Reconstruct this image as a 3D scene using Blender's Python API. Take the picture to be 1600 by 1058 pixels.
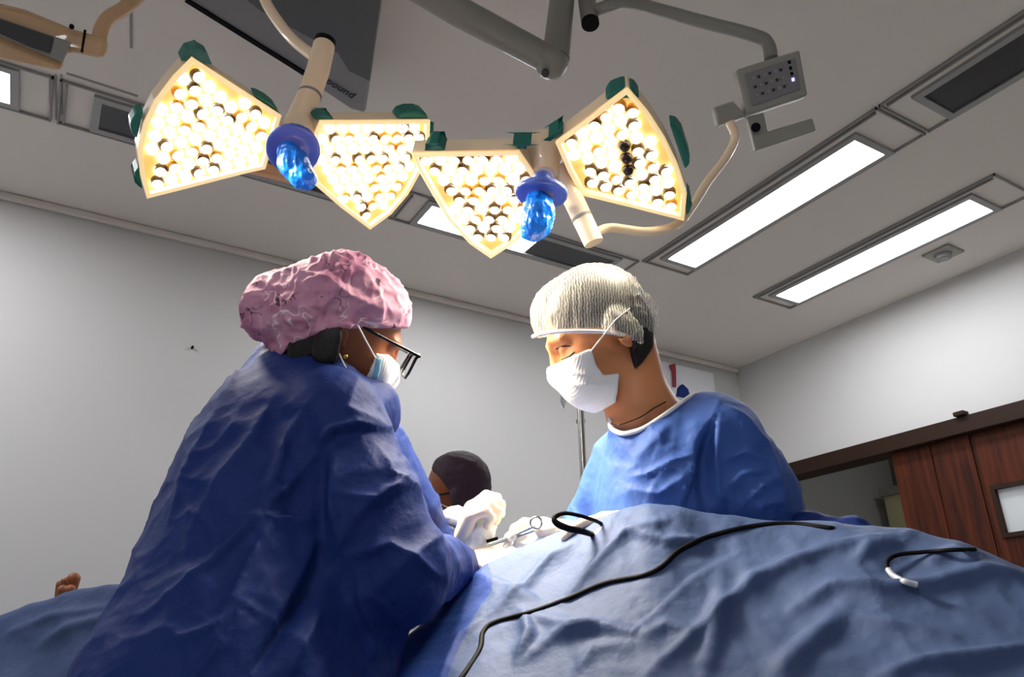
import bpy, bmesh, math, random
import numpy as np
from mathutils import Vector, Matrix
from mathutils.bvhtree import BVHTree
for o in list(bpy.data.objects): bpy.data.objects.remove(o)
SC = bpy.context.scene; COL = SC.collection
random.seed(5)
# ------------------------------------------------------------------ camera
FPX, PITCH, YAW, ROLL, CZ = 1202.0, 23.12, 30.81, -0.62, 0.95
_p, _a, _r = map(math.radians, (PITCH, YAW, ROLL))
CF = np.array([math.sin(_a)*math.cos(_p), math.cos(_a)*math.cos(_p), math.sin(_p)])
_rt = np.array([math.cos(_a), -math.sin(_a), 0.0]); _up = np.cross(_rt, CF)
CR = _rt*math.cos(_r)+_up*math.sin(_r); CU = -_rt*math.sin(_r)+_up*math.cos(_r)
CO = np.array([0.0, 0.0, CZ])
cam = bpy.data.objects.new('camera', bpy.data.cameras.new('camera')); COL.objects.link(cam)
cam.data.sensor_width = 36.0; cam.data.lens = 36.0*FPX/1600.0
cam.data.clip_start = 0.02
cam.matrix_world = Matrix(((CR[0], CU[0], -CF[0], CO[0]), (CR[1], CU[1], -CF[1], CO[1]), (CR[2], CU[2], -CF[2], CO[2]), (0, 0, 0, 1)))
SC.camera = cam
SC.view_settings.view_transform = 'Standard'; SC.view_settings.look = 'None'
SC.view_settings.gamma = 1.0; SC.view_settings.use_curve_mapping = False
SC.view_settings.exposure = 0.0
w = bpy.data.worlds.new('world'); SC.world = w; w.use_nodes = True
w.node_tree.nodes['Background'].inputs[0].default_value = (0.75, 0.85, 1.0, 1); w.node_tree.nodes['Background'].inputs[1].default_value = 0.12
PANEL_EMIT = 52.0      # fluorescent ceiling panels
SPOT_W = 75.0         # one surgical lamp head
LENS_EMIT = 7.0

ROT = np.stack([CR, CU, CF], 0)            # camera-axes -> world
def L(x, y, d): return np.array([(x-800.0)/FPX*d, -(y-529.0)/FPX*d, d])   # survey point: pixel + distance, in camera axes
def toW(p): return CO+np.asarray(p, float)@ROT
def toL(p): return (np.asarray(p, float)-CO)@ROT.T
def W(x, y, d): return toW(L(x, y, d))
def px_of(P):
    q = toL(P); return 800+FPX*q[..., 0]/q[..., 2], 529-FPX*q[..., 1]/q[..., 2]
def plane(x, y, ax, val):
    r = W(x, y, 1.0)-CO; return CO+r*((val-CO[ax])/r[ax])
def nrm(v): v = np.asarray(v, float); return v/np.linalg.norm(v)

# ------------------------------------------------------------------ materials
def lin(c): return tuple(((v/255.0)/12.92 if v/255.0 <= .04045 else ((v/255.0+.055)/1.055)**2.4) for v in c)+(1.0,)
def mat(name, col, rough=.6, metal=0.0, spec=.4, noise=None, bump=None, emit=None, trans=0, coat=0, sheen=0, var=None, sub=0):
    m = bpy.data.materials.new(name); m.use_nodes = True; nt = m.node_tree; b = nt.nodes['Principled BSDF']
    b.inputs['Base Color'].default_value = lin(col); b.inputs['Roughness'].default_value = rough
    b.inputs['Metallic'].default_value = metal; b.inputs['Specular IOR Level'].default_value = spec
    if trans: b.inputs['Transmission Weight'].default_value = trans
    if coat: b.inputs['Coat Weight'].default_value = coat
    if sheen: b.inputs['Sheen Weight'].default_value = sheen
    if sub: b.inputs['Subsurface Weight'].default_value = sub; b.inputs['Subsurface Radius'].default_value = (.02, .008, .004); b.inputs['Subsurface Scale'].default_value = .5
    tc = nt.nodes.new('ShaderNodeTexCoord')
    if var:  # (colour2, scale, detail)
        n = nt.nodes.new('ShaderNodeTexNoise'); n.inputs['Scale'].default_value = var[1]; n.inputs['Detail'].default_value = var[2]
        r = nt.nodes.new('ShaderNodeValToRGB'); r.color_ramp.elements[0].position = .35; r.color_ramp.elements[1].position = .65
        r.color_ramp.elements[0].color = lin(col); r.color_ramp.elements[1].color = lin(var[0])
        nt.links.new(tc.outputs['Object'], n.inputs['Vector']); nt.links.new(n.outputs['Fac'], r.inputs['Fac']); nt.links.new(r.outputs['Color'], b.inputs['Base Color'])
    if bump:  # list of (kind, scale, strength, dist)
        prev = None
        for k, s, st, di in bump:
            if k == 'n':
                t = nt.nodes.new('ShaderNodeTexNoise'); t.inputs['Scale'].default_value = s; t.inputs['Detail'].default_value = 4; out = t.outputs['Fac']
            elif k == 'v':
                t = nt.nodes.new('ShaderNodeTexVoronoi'); t.inputs['Scale'].default_value = s; out = t.outputs['Distance']
            else:
                t = nt.nodes.new('ShaderNodeTexWave'); t.inputs['Scale'].default_value = s; t.inputs['Distortion'].default_value = 2; out = t.outputs['Fac']
            nt.links.new(tc.outputs['Object'], t.inputs['Vector'])
            bm_ = nt.nodes.new('ShaderNodeBump'); bm_.inputs['Strength'].default_value = st; bm_.inputs['Distance'].default_value = di
            nt.links.new(out, bm_.inputs['Height'])
            if prev: nt.links.new(prev.outputs['Normal'], bm_.inputs['Normal'])
            prev = bm_
        nt.links.new(prev.outputs['Normal'], b.inputs['Normal'])
    if emit: b.inputs['Emission Color'].default_value = lin(emit[0]); b.inputs['Emission Strength'].default_value = emit[1]
    return m
FAB = [('n', 28, .35, .01), ('n', 9, .3, .03), ('v', 700, .12, .001)]
M = dict(
 wall=mat('wall_paint', (199, 198, 196), .75, spec=.2, bump=[('n', 60, .05, .003)]),
 ceil=mat('ceiling_paint', (218, 210, 204), .8, spec=.2, bump=[('n', 40, .04, .003)]),
 floor=mat('vinyl_floor', (206, 206, 202), .4, var=((192, 194, 190), 3, 4)),
 seam=mat('seam_dark', (146, 143, 140), .7), frame=mat('fixture_frame', (150, 149, 148), .45),
 trough=mat('trough', (70, 70, 74), .35, metal=.5), vent=mat('vent_dark', (52, 50, 54), .5),
 cream=mat('cream_enamel', (250, 226, 192), .35, coat=.3), creamd=mat('beige_enamel', (196, 160, 122), .5, coat=.2),
 grey=mat('grey_enamel', (128, 127, 122), .4, coat=.2), greyp=mat('panel_grey', (150, 148, 140), .5),
 green=mat('green_bumper', (22, 108, 96), .45), black=mat('black_rubber', (5, 5, 11), .6, spec=.12),
 ac=mat('unit_shell', (128, 126, 130), .5), acd=mat('unit_grille', (84, 84, 88), .5, bump=[('n', 14, .2, .01)]), ink=mat('ink_blue', (36, 44, 66), .6),
 gold=mat('reflector_gold_glow', (206, 165, 96), .35, emit=((255, 205, 125), .3)), rim=mat('lamp_edge_glow', (245, 228, 190), .4, emit=((255, 222, 150), .6)),  # gold panel and wing edge emit a little, standing in for lens light
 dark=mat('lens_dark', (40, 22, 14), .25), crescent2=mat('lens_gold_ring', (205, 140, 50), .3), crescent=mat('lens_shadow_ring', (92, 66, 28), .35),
 bag=mat('blue_plastic', (10, 112, 230), .18, coat=.5, bump=[('n', 60, .5, .01)]), flange=mat('blue_flange', (72, 98, 190), .35, coat=.3),
 skinA=mat('skin_brown', (146, 84, 48), .45, sub=.1, bump=[('n', 300, .08, .001)]), skinB=mat('skin_tan', (206, 138, 92), .45, sub=.15, bump=[('n', 300, .06, .001)]),
 hair=mat('hair_black', (22, 18, 18), .5, bump=[('w', 120, .12, .002)]),
 gownA=mat('gown_blue', (20, 44, 108), .66, spec=.22, bump=FAB), gownB=mat('gown_light_blue', (56, 90, 164), .62, spec=.3, bump=FAB),
 drape=mat('drape_blue_grey', (60, 78, 118), .66, spec=.28, bump=FAB, var=((66, 84, 124), 3, 3)), drapeb=mat('drape_deep_blue', (12, 54, 132), .7, bump=FAB),
 white=mat('white_cloth', (236, 236, 238), .7, bump=FAB), mask=mat('mask_white', (240, 240, 238), .7, bump=[('w', 70, .15, .002)]), maskb=mat('mask_pale_blue', (150, 205, 225), .7),
 glove=mat('latex_glove', (236, 226, 206), .35, sub=.2), steel=mat('steel', (190, 188, 182), .22, metal=1.0),
 frameg=mat('glasses_black', (10, 10, 12), .25), capC=mat('cap_plum', (52, 34, 48), .7, bump=FAB), clear=mat('clear_plastic', (225, 228, 230), .15, spec=.5, trans=.6),
 wood=None, cap=None, net=None, glass=mat('milky_glass', (205, 210, 212), .3), corr=mat('corridor_paint', (116, 114, 90), .8), corrp=mat('corridor_panel', (206, 202, 158), .7),
 red=mat('red_ribbon', (150, 40, 50), .6), gold2=mat('earring_gold', (220, 170, 70), .25, metal=1), board=mat('white_board', (222, 224, 230), .4), tubeg=mat('grey_tube', (170, 176, 190), .25, coat=.4),
)
def emat(name, col, s):
    m = bpy.data.materials.new(name); m.use_nodes = True; nt = m.node_tree; nt.nodes.clear()
    e = nt.nodes.new('ShaderNodeEmission'); o = nt.nodes.new('ShaderNodeOutputMaterial'); e.inputs[0].default_value = lin(col); e.inputs[1].default_value = s
    nt.links.new(e.outputs[0], o.inputs[0]); return m
M['tube'] = emat('fluorescent_lens', (246, 247, 251), PANEL_EMIT)
M['tube_soft'] = emat('fluorescent_lens_soft', (246, 247, 251), PANEL_EMIT*.5)
M['lens'] = emat('led_lens', (255, 248, 226), LENS_EMIT); M['lens'].cycles.emission_sampling = 'NONE'
M['led'] = emat('status_led', (150, 150, 255), 3.0)
M['daylight'] = emat('bright_door_pane', (225, 232, 235), .8)
def wood_mat():
    m = mat('dark_wood', (70, 36, 20), .6, spec=.2); nt = m.node_tree; b = nt.nodes['Principled BSDF']
    tc = nt.nodes.new('ShaderNodeTexCoord'); mp = nt.nodes.new('ShaderNodeMapping'); mp.inputs['Scale'].default_value = (1, 14, 1)
    n = nt.nodes.new('ShaderNodeTexNoise'); n.inputs['Scale'].default_value = 3; n.inputs['Detail'].default_value = 8
    r = nt.nodes.new('ShaderNodeValToRGB'); r.color_ramp.elements[0].color = lin((38, 16, 7)); r.color_ramp.elements[1].color = lin((92, 40, 16))
    r.color_ramp.elements[0].position = .3; r.color_ramp.elements[1].position = .75
    nt.links.new(tc.outputs['Object'], mp.inputs[0]); nt.links.new(mp.outputs[0], n.inputs['Vector']); nt.links.new(n.outputs['Fac'], r.inputs['Fac']); nt.links.new(r.outputs[0], b.inputs['Base Color'])
    return m
M['wood'] = wood_mat(); M['woodd'] = mat('dark_wood_beam', (44, 27, 18), .6, spec=.2)
def cap_mat():   # dusty pink cap with a small print of dark and white squiggles
    m = mat('printed_cap', (196, 140, 168), .75); nt = m.node_tree; b = nt.nodes['Principled BSDF']; N = nt.nodes.new; K = nt.links.new
    tc = N('ShaderNodeTexCoord')
    base = N('ShaderNodeValToRGB'); n = N('ShaderNodeTexNoise'); n.inputs['Scale'].default_value = 16; n.inputs['Detail'].default_value = 3
    base.color_ramp.elements[0].color = lin((180, 118, 150)); base.color_ramp.elements[1].color = lin((208, 156, 182)); base.color_ramp.elements[0].position = .4; base.color_ramp.elements[1].position = .6
    K(tc.outputs['Object'], n.inputs['Vector']); K(n.outputs['Fac'], base.inputs['Fac'])
    prev = base.outputs[0]
    for sc, dist, lo, hi, colr in ((34, .5, .485, .515, (36, 22, 44)), (22, .8, .488, .512, (240, 224, 232))):
        n2 = N('ShaderNodeTexNoise'); n2.inputs['Scale'].default_value = sc; n2.inputs['Detail'].default_value = 1; n2.inputs['Distortion'].default_value = dist
        K(tc.outputs['Object'], n2.inputs['Vector'])
        r = N('ShaderNodeValToRGB'); e = r.color_ramp.elements; e[0].position = lo-.006; e[0].color = (0, 0, 0, 1); e[1].position = .5; e[1].color = (1, 1, 1, 1)
        k = e.new(hi+.006); k.color = (0, 0, 0, 1); K(n2.outputs['Fac'], r.inputs['Fac'])
        v = N('ShaderNodeTexNoise'); v.inputs['Scale'].default_value = sc*.9; v.inputs['Detail'].default_value = 0; K(tc.outputs['Object'], v.inputs['Vector'])
        g = N('ShaderNodeMath'); g.operation = 'GREATER_THAN'; g.inputs[1].default_value = .56; K(v.outputs['Fac'], g.inputs[0])
        mu = N('ShaderNodeMath'); mu.operation = 'MULTIPLY'; K(g.outputs[0], mu.inputs[0]); K(r.outputs[0], mu.inputs[1])
        mx = N('ShaderNodeMixRGB'); mx.inputs[2].default_value = lin(colr); K(mu.outputs[0], mx.inputs[0]); K(prev, mx.inputs[1]); prev = mx.outputs[0]
    K(prev, b.inputs['Base Color']); return m
M['cap'] = cap_mat()
def net_mat():   # pleated see-through bouffant net
    m = mat('bouffant_net', (240, 236, 226), .7); nt = m.node_tree; b = nt.nodes['Principled BSDF']; N = nt.nodes.new; K = nt.links.new
    tc = N('ShaderNodeTexCoord'); mp = N('ShaderNodeMapping'); wv = N('ShaderNodeTexWave'); wv.wave_type = 'BANDS'; wv.bands_direction = 'Y'
    wv.inputs['Scale'].default_value = 46; wv.inputs['Distortion'].default_value = 1.2; wv.inputs['Detail'].default_value = 1; wv.inputs['Detail Scale'].default_value = 3
    mp.inputs['Rotation'].default_value = (0, 0, math.radians(YAW)); K(tc.outputs['Object'], mp.inputs[0]); K(mp.outputs[0], wv.inputs['Vector'])
    wv.bands_direction = 'X'; wv.inputs['Scale'].default_value = 62; wv.inputs['Distortion'].default_value = 5; wv.inputs['Detail'].default_value = 2; wv.inputs['Detail Scale'].default_value = 1.6
    n = N('ShaderNodeTexNoise'); n.inputs['Scale'].default_value = 320; K(tc.outputs['Object'], n.inputs['Vector'])
    a = N('ShaderNodeMath'); a.operation = 'MULTIPLY_ADD'; a.inputs[1].default_value = .38; a.inputs[2].default_value = -.04; K(wv.outputs['Fac'], a.inputs[0])
    a2 = N('ShaderNodeMath'); a2.operation = 'MULTIPLY_ADD'; a2.inputs[1].default_value = .28; K(n.outputs['Fac'], a2.inputs[0]); K(a.outputs[0], a2.inputs[2]); a2.use_clamp = True
    K(a2.outputs[0], b.inputs['Alpha']); return m
M['net'] = net_mat()

# ------------------------------------------------------------------ object helpers
def obj(name, me, m=None, parent=None, smooth=False):
    if isinstance(me, bmesh.types.BMesh):
        bm = me; me = bpy.data.meshes.new(name); bmesh.ops.recalc_face_normals(bm, faces=bm.faces); bm.to_mesh(me); bm.free()
    o = bpy.data.objects.new(name, me); COL.objects.link(o)
    if m is not None: me.materials.clear(); me.materials.append(M[m] if isinstance(m, str) else m)
    if smooth: me.polygons.foreach_set('use_smooth', [True]*len(me.polygons))
    if parent is not None: o.parent = parent; o.matrix_parent_inverse = Matrix.Translation(-parent.location)
    return o
def tag(o, label=None, cat=None, group=None, kind=None):
    if label: o['label'] = label
    if cat: o['category'] = cat
    if group: o['group'] = group
    if kind: o['kind'] = kind
    return o
def thing(name, label, cat, loc, group=None):
    o = bpy.data.objects.new(name, None); COL.objects.link(o); o.empty_display_size = .05; o.location = Vector(loc)
    return tag(o, label, cat, group)
def bevel(o, w=.004, seg=2):
    md = o.modifiers.new('bevel', 'BEVEL'); md.width = w; md.segments = seg; md.limit_method = 'ANGLE'; return o
def bx(bm, lo, hi):
    v = [bm.verts.new((x, y, z)) for x in (lo[0], hi[0]) for y in (lo[1], hi[1]) for z in (lo[2], hi[2])]
    for f in ((0, 1, 3, 2), (4, 6, 7, 5), (0, 4, 5, 1), (2, 3, 7, 6), (0, 2, 6, 4), (1, 5, 7, 3)): bm.faces.new([v[i] for i in f])
def box(name, lo, hi, m, parent=None, bev=0):
    bm = bmesh.new(); bx(bm, lo, hi); o = obj(name, bm, m, parent)
    if bev: bevel(o, bev)
    return o
def prism(name, pts, ext, m, parent=None, bev=0):
    """solid from a planar polygon (world points) pushed along vector ext"""
    bm = bmesh.new(); ext = Vector(ext)
    a = [bm.verts.new(Vector(p)) for p in pts]; b = [bm.verts.new(Vector(p)+ext) for p in pts]; n = len(a)
    bm.faces.new(a); bm.faces.new(b[::-1])
    for i in range(n): bm.faces.new((a[i], b[i], b[(i+1) % n], a[(i+1) % n]))
    o = obj(name, bm, m, parent)
    if bev: bevel(o, bev)
    return o
def catmull(P, n=8):
    P = [np.asarray(p, float) for p in P]; Q = [2*P[0]-P[1]]+P+[2*P[-1]-P[-2]]; out = []
    for i in range(1, len(Q)-2):
        for k in range(n):
            t = k/n; a, b, c, d = Q[i-1:i+3]
            out.append(.5*((2*b)+(-a+c)*t+(2*a-5*b+4*c-d)*t*t+(-a+3*b-3*c+d)*t**3))
    out.append(P[-1]); return out
def tube_bm(bm, path, r, seg=14, cap=True):
    path = [np.asarray(p, float) for p in path]; n = len(path); rr = r if hasattr(r, '__len__') else [r]*n
    if len(rr) != n: rr = np.interp(np.linspace(0, 1, n), np.linspace(0, 1, len(rr)), rr)
    T = [nrm(path[min(i+1, n-1)]-path[max(i-1, 0)]) for i in range(n)]
    ref = np.array([0, 0, 1.0]) if abs(T[0][2]) < .9 else np.array([1.0, 0, 0]); X = nrm(np.cross(T[0], ref)); rings = []
    for i in range(n):
        X = nrm(X-T[i]*(X@T[i])); Y = np.cross(T[i], X)
        rings.append([bm.verts.new(path[i]+rr[i]*(X*math.cos(2*math.pi*k/seg)+Y*math.sin(2*math.pi*k/seg))) for k in range(seg)])
    for i in range(n-1):
        for k in range(seg): bm.faces.new((rings[i][k], rings[i][(k+1) % seg], rings[i+1][(k+1) % seg], rings[i+1][k]))
    if cap: bm.faces.new(rings[0][::-1]); bm.faces.new(rings[-1])
def tube(name, path, r, m, parent=None, seg=14, smooth=True, cap=True):
    bm = bmesh.new(); tube_bm(bm, path, r, seg, cap); o = obj(name, bm, m, parent, smooth)
    if smooth: md = o.modifiers.new('split', 'EDGE_SPLIT'); md.split_angle = math.radians(50)
    return o

# ------------------------------------------------------------------ noise, folds, signed-distance modelling
def _hash(i, j, k, s):
    n = (i*73856093 ^ j*19349663 ^ k*83492791 ^ (s*2654435761 & 0x7fffffff)) & 0x7fffffff
    n = (n ^ (n >> 13))*1274126177 & 0x7fffffff
    return ((n ^ (n >> 16)) & 0xffff)/65535.0
def vnoise(P, s=1):
    I = np.floor(P).astype(np.int64); f = P-I; f = f*f*(3-2*f); r = 0
    for a in (0, 1):
        for b in (0, 1):
            for c in (0, 1):
                r = r+_hash(I[:, 0]+a, I[:, 1]+b, I[:, 2]+c, s)*(f[:, 0] if a else 1-f[:, 0])*(f[:, 1] if b else 1-f[:, 1])*(f[:, 2] if c else 1-f[:, 2])
    return r
def ridged(P, s=1, octv=2):
    t = 0; amp = 1; tot = 0
    for o in range(octv): t = t+amp*(1-np.abs(2*vnoise(P*(2**o), s+o)-1)*1.0)**2; tot += amp; amp *= .5
    return t/tot-.45
def fold(u, v, pts, w, h, kind='r'):
    """height added along a polyline: r round ridge, c crisp crease, s one-sided step"""
    best = np.full(u.shape, 1e9); bt = np.zeros(u.shape); bs = np.zeros(u.shape); n = len(pts)-1
    for i in range(n):
        (x0, y0), (x1, y1) = pts[i], pts[i+1]; dx, dy = x1-x0, y1-y0; l2 = dx*dx+dy*dy
        t = np.clip(((u-x0)*dx+(v-y0)*dy)/l2, 0, 1); ex = u-x0-t*dx; ey = v-y0-t*dy; d = np.sqrt(ex*ex+ey*ey)
        k = d < best; best = np.where(k, d, best); bt = np.where(k, (i+t)/n, bt); bs = np.where(k, np.sign(dx*ey-dy*ex), bs)
    tap = np.clip(np.sin(np.pi*np.clip(bt, 0.04, .96)), 0, 1)**.6
    if kind == 'r': f = np.exp(-(best/w)**2)
    elif kind == 'c': f = np.exp(-best/w)
    else: f = np.where(bs > 0, np.exp(-best/(w*2.5)), np.exp(-(best/(w*.35))**2))
    return h*f*tap
def crease(P, s=1, w_=.09):
    a = np.exp(-np.abs(2*vnoise(P, s)-1)/w_); return a*np.clip(vnoise(P*.6+9, s+3)*2.2-.6, 0, 1)
class Field:
    def __init__(s): s.ops = []
    def add(s, fn, k=.02): s.ops.append((fn, 'u', k)); return s
    def sub(s, fn, k=.01): s.ops.append((fn, 's', k)); return s
    def cut(s, fn, k=.004): s.ops.append((fn, 'i', k)); return s
    def __call__(s, P):
        d = None
        for fn, m, k in s.ops:
            e = fn(P)
            if d is None: d = e; continue
            if m == 'u': h = np.clip(.5+.5*(e-d)/k, 0, 1); d = e+(d-e)*h-k*h*(1-h)
            else:
                if m == 's': e = -e
                h = np.clip(.5-.5*(e-d)/k, 0, 1); d = e+(d-e)*h+k*h*(1-h)
        return d
def rc(a, b, ra, rb, sc=1.0):
    a = np.array(a, float); b = np.array(b, float); S = np.array([1, 1, 1/sc]); a = a*S; b = b*S; ba = b-a; L2 = ba@ba+1e-12
    def f(P):
        q = P*S-a; h = np.clip(q@ba/L2, 0, 1); return np.linalg.norm(q-h[:, None]*ba, axis=1)-(ra+(rb-ra)*h)
    return f
def el(c, r, ax=None):
    c = np.array(c, float); r = np.array(r, float); A = np.eye(3) if ax is None else np.array(ax, float)
    def f(P):
        q = (P-c)@A.T; k0 = np.linalg.norm(q/r, axis=1); k1 = np.linalg.norm(q/r**2, axis=1)+1e-9; return k0*(k0-1)/k1
    return f
def half(c, n):
    c = np.array(c, float); n = nrm(n); return lambda P: (P-c)@n
def rotz(deg):
    a = math.radians(deg); return np.array([[math.cos(a), math.sin(a), 0], [-math.sin(a), math.cos(a), 0], [0, 0, 1]])
def net_mesh(F, lo, hi, res):
    lo = np.array(lo, float); hi = np.array(hi, float); s = 4
    nc = np.ceil((hi-lo)/(res*s)).astype(int)+1; n = (nc-1)*s+1
    cg = np.stack(np.meshgrid(*[lo[i]+np.arange(nc[i])*res*s for i in range(3)], indexing='ij'), -1).reshape(-1, 3)
    cd = F(cg).reshape(nc); near = np.abs(cd) < res*s*2.6
    ix = [np.clip(np.rint(np.arange(n[i])/s).astype(int), 0, nc[i]-1) for i in range(3)]
    D = cd[np.ix_(*ix)].astype(np.float32); mask = near[np.ix_(*ix)]
    I = np.argwhere(mask)
    for c0 in range(0, len(I), 400000):
        J = I[c0:c0+400000]; D[J[:, 0], J[:, 1], J[:, 2]] = F(lo+J*res)
    D[0] = D[-1] = 1; D[:, 0] = D[:, -1] = 1; D[:, :, 0] = D[:, :, -1] = 1
    S = D < 0
    cnt = sum(S[a:n[0]-1+a, b:n[1]-1+b, c:n[2]-1+c].astype(np.int8) for a in (0, 1) for b in (0, 1) for c in (0, 1))
    act = (cnt > 0) & (cnt < 8); C = np.argwhere(act); idx = -np.ones(act.shape, np.int64); idx[act] = np.arange(len(C))
    acc = np.zeros((len(C), 3)); num = np.zeros(len(C))
    for ax in range(3):
        o1, o2 = [k for k in range(3) if k != ax]
        for a in (0, 1):
            for b in (0, 1):
                p = np.zeros(3, int); p[o1] = a; p[o2] = b; q = p.copy(); q[ax] = 1
                d0 = D[tuple((C+p).T)]; d1 = D[tuple((C+q).T)]; m = (d0 < 0) != (d1 < 0)
                t = np.where(m, d0/np.where(m, d0-d1, 1), 0); pt = np.repeat(p[None].astype(float), len(C), 0); pt[:, ax] += t
                acc += pt*m[:, None]; num += m
    V = lo+(C+acc/num[:, None])*res; faces = []
    for ax in range(3):
        o1, o2 = (ax+1) % 3, (ax+2) % 3
        sl = [slice(None)]*3; sl[ax] = slice(0, -1); s0 = S[tuple(sl)]; sl[ax] = slice(1, None); s1 = S[tuple(sl)]
        E_ = np.argwhere(s0 != s1)
        E_ = E_[(E_[:, o1] > 0) & (E_[:, o2] > 0) & (E_[:, o1] < n[o1]-1) & (E_[:, o2] < n[o2]-1)]
        fl = s0[tuple(E_.T)]; e1 = np.zeros(3, int); e1[o1] = 1; e2 = np.zeros(3, int); e2[o2] = 1
        q = np.stack([idx[tuple((E_-e1-e2).T)], idx[tuple((E_-e2).T)], idx[tuple(E_.T)], idx[tuple((E_-e1).T)]], 1)
        q[~fl] = q[~fl][:, ::-1]; faces.append(q)
    return V, np.concatenate(faces)
def vnormals(V, Fq):
    N = np.zeros_like(V); a, b, c, d = (V[Fq[:, i]] for i in range(4)); fn = np.cross(c-a, d-b)
    for i in range(4): np.add.at(N, Fq[:, i], fn)
    return N/(np.linalg.norm(N, axis=1)[:, None]+1e-12)
def smooth_mesh(V, Fq, it=2):
    for _ in range(it):
        A = np.zeros_like(V); c = np.zeros(len(V))
        for i in range(4):
            j = (i+1) % 4; np.add.at(A, Fq[:, i], V[Fq[:, j]]); np.add.at(A, Fq[:, j], V[Fq[:, i]]); np.add.at(c, Fq[:, i], 1); np.add.at(c, Fq[:, j], 1)
        V = V*.4+A/c[:, None]*.6
    return V
def pymesh(name, V, Fq):
    me = bpy.data.meshes.new(name); me.from_pydata([tuple(v) for v in V.tolist()], [], [tuple(f) for f in Fq.tolist()]); me.update(); return me
def sculpt(name, F, lo, hi, res, m, parent=None, disp=None, it=1):
    """mesh of a signed-distance field given in camera axes; disp(P_local, N, u, v) -> offset along the normal"""
    V, Fq = net_mesh(F, lo, hi, res); V = smooth_mesh(V, Fq, it)
    if disp is not None:
        N = vnormals(V, Fq); u = 800+FPX*V[:, 0]/V[:, 2]; v = 529-FPX*V[:, 1]/V[:, 2]; V = V+N*disp(V, N, u, v)[:, None]; V = smooth_mesh(V, Fq, 1) if disp.__name__ == 'soft' else V
    return obj(name, pymesh(name, toW(V), Fq), m, parent, True)
def facing(V, N): return np.clip(-(N*V).sum(1)/np.linalg.norm(V, axis=1)*2+.2, 0, 1)
def bounds(pts, pad):
    P = np.array(pts)
    if len(P) == 2 and abs(P[0][2]-P[1][2]) > .08: P = np.array([p*(d/p[2]) for p in P for d in (P[0][2], P[1][2])])
    return P.min(0)-pad, P.max(0)+pad

#@@SETTING
# ================================================================== SETTING
CEIL = 2.95; XR = 4.13; YB = 3.71
tag(box('floor', (-3.2, -2.7, -.1), (XR+2.5, YB+.1, 0), 'floor'), kind='structure')
tag(box('ceiling', (-3.2, -2.7, CEIL), (XR+2.5, YB+.1, CEIL+.1), 'ceil'), kind='structure')
tag(box('wall_back', (-3.2, YB, 0), (XR+2.5, YB+.1, CEIL), 'wall'), kind='structure')
tag(box('wall_left', (-3.3, -2.7, 0), (-3.2, YB+.1, CEIL), 'wall'), kind='structure')
tag(box('wall_front', (-3.2, -2.8, 0), (XR+2.5, -2.7, CEIL), 'wall'), kind='structure')
DY0, DY1, DYM, DZ = 1.35, 3.5, 2.66, 2.16
bm = bmesh.new(); bx(bm, (XR, -2.7, 0), (XR+.12, DY0, CEIL)); bx(bm, (XR, DY1, 0), (XR+.12, YB, CEIL)); bx(bm, (XR, DY0, DZ), (XR+.12, DY1, CEIL))
tag(obj('wall_right', bm, 'wall'), kind='structure')
tag(box('wall_corridor', (5.75, -2.7, 0), (5.85, YB, CEIL), 'corr'), kind='structure')
tag(box('trim_1', (XR-.025, DY0-.1, 2.075), (XR+.14, DY1+.1, 2.165), 'woodd', bev=.004), kind='structure')
bm = bmesh.new(); bx(bm, (XR-.02, DY1, 0), (XR+.14, DY1+.1, 2.075)); bx(bm, (XR-.02, DY0-.1, 0), (XR+.14, DY0, 2.075)); tag(obj('trim_2', bm, 'woodd'), kind='structure')
# wooden leaf with plank grooves and a small pane
bm = bmesh.new(); ys = [DYM, 2.42, 2.405, 2.17]
wy0, wy1, wz0, wz1 = 1.70, 2.13, 1.545, 1.765
bx(bm, (XR+.03, 2.425, 0), (XR+.075, DYM, 2.072)); bx(bm, (XR+.04, 2.412, 0), (XR+.07, 2.425, 2.072)); bx(bm, (XR+.03, 2.2, 0), (XR+.075, 2.412, 2.072))
bx(bm, (XR+.04, 2.185, 0), (XR+.07, 2.2, 2.072)); bx(bm, (XR+.03, wy1, 0), (XR+.075, 2.185, 2.072)); bx(bm, (XR+.03, DY0, 0), (XR+.075, wy0, 2.072))
bx(bm, (XR+.03, wy0, 0), (XR+.075, wy1, wz0)); bx(bm, (XR+.03, wy0, wz1), (XR+.075, wy1, 2.072))
dr = tag(obj('door_1', bm, 'wood'), kind='structure')
bm = bmesh.new(); t = .022
bx(bm, (XR+.018, wy0-t, wz0-t), (XR+.03, wy1+t, wz0)); bx(bm, (XR+.018, wy0-t, wz1), (XR+.03, wy1+t, wz1+t)); bx(bm, (XR+.018, wy1, wz0), (XR+.03, wy1+t, wz1)); bx(bm, (XR+.018, wy0-t, wz0), (XR+.03, wy0, wz1))
obj('pane_frame', bm, 'woodd', dr); box('pane', (XR+.045, wy0, wz0), (XR+.06, wy1, wz1), 'glass', dr)
cp = thing('corridor_cabinet', 'pale cream wall cabinet seen through the doorway beside the wooden door', 'cabinet', (5.6, 3.2, 0))
box('body', (5.45, 3.3, .2), (5.74, 3.62, 2.12), 'corrp', cp, .01); box('top_shade', (5.43, 3.28, 2.12), (5.745, 3.64, 2.18), 'greyp', cp)
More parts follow.
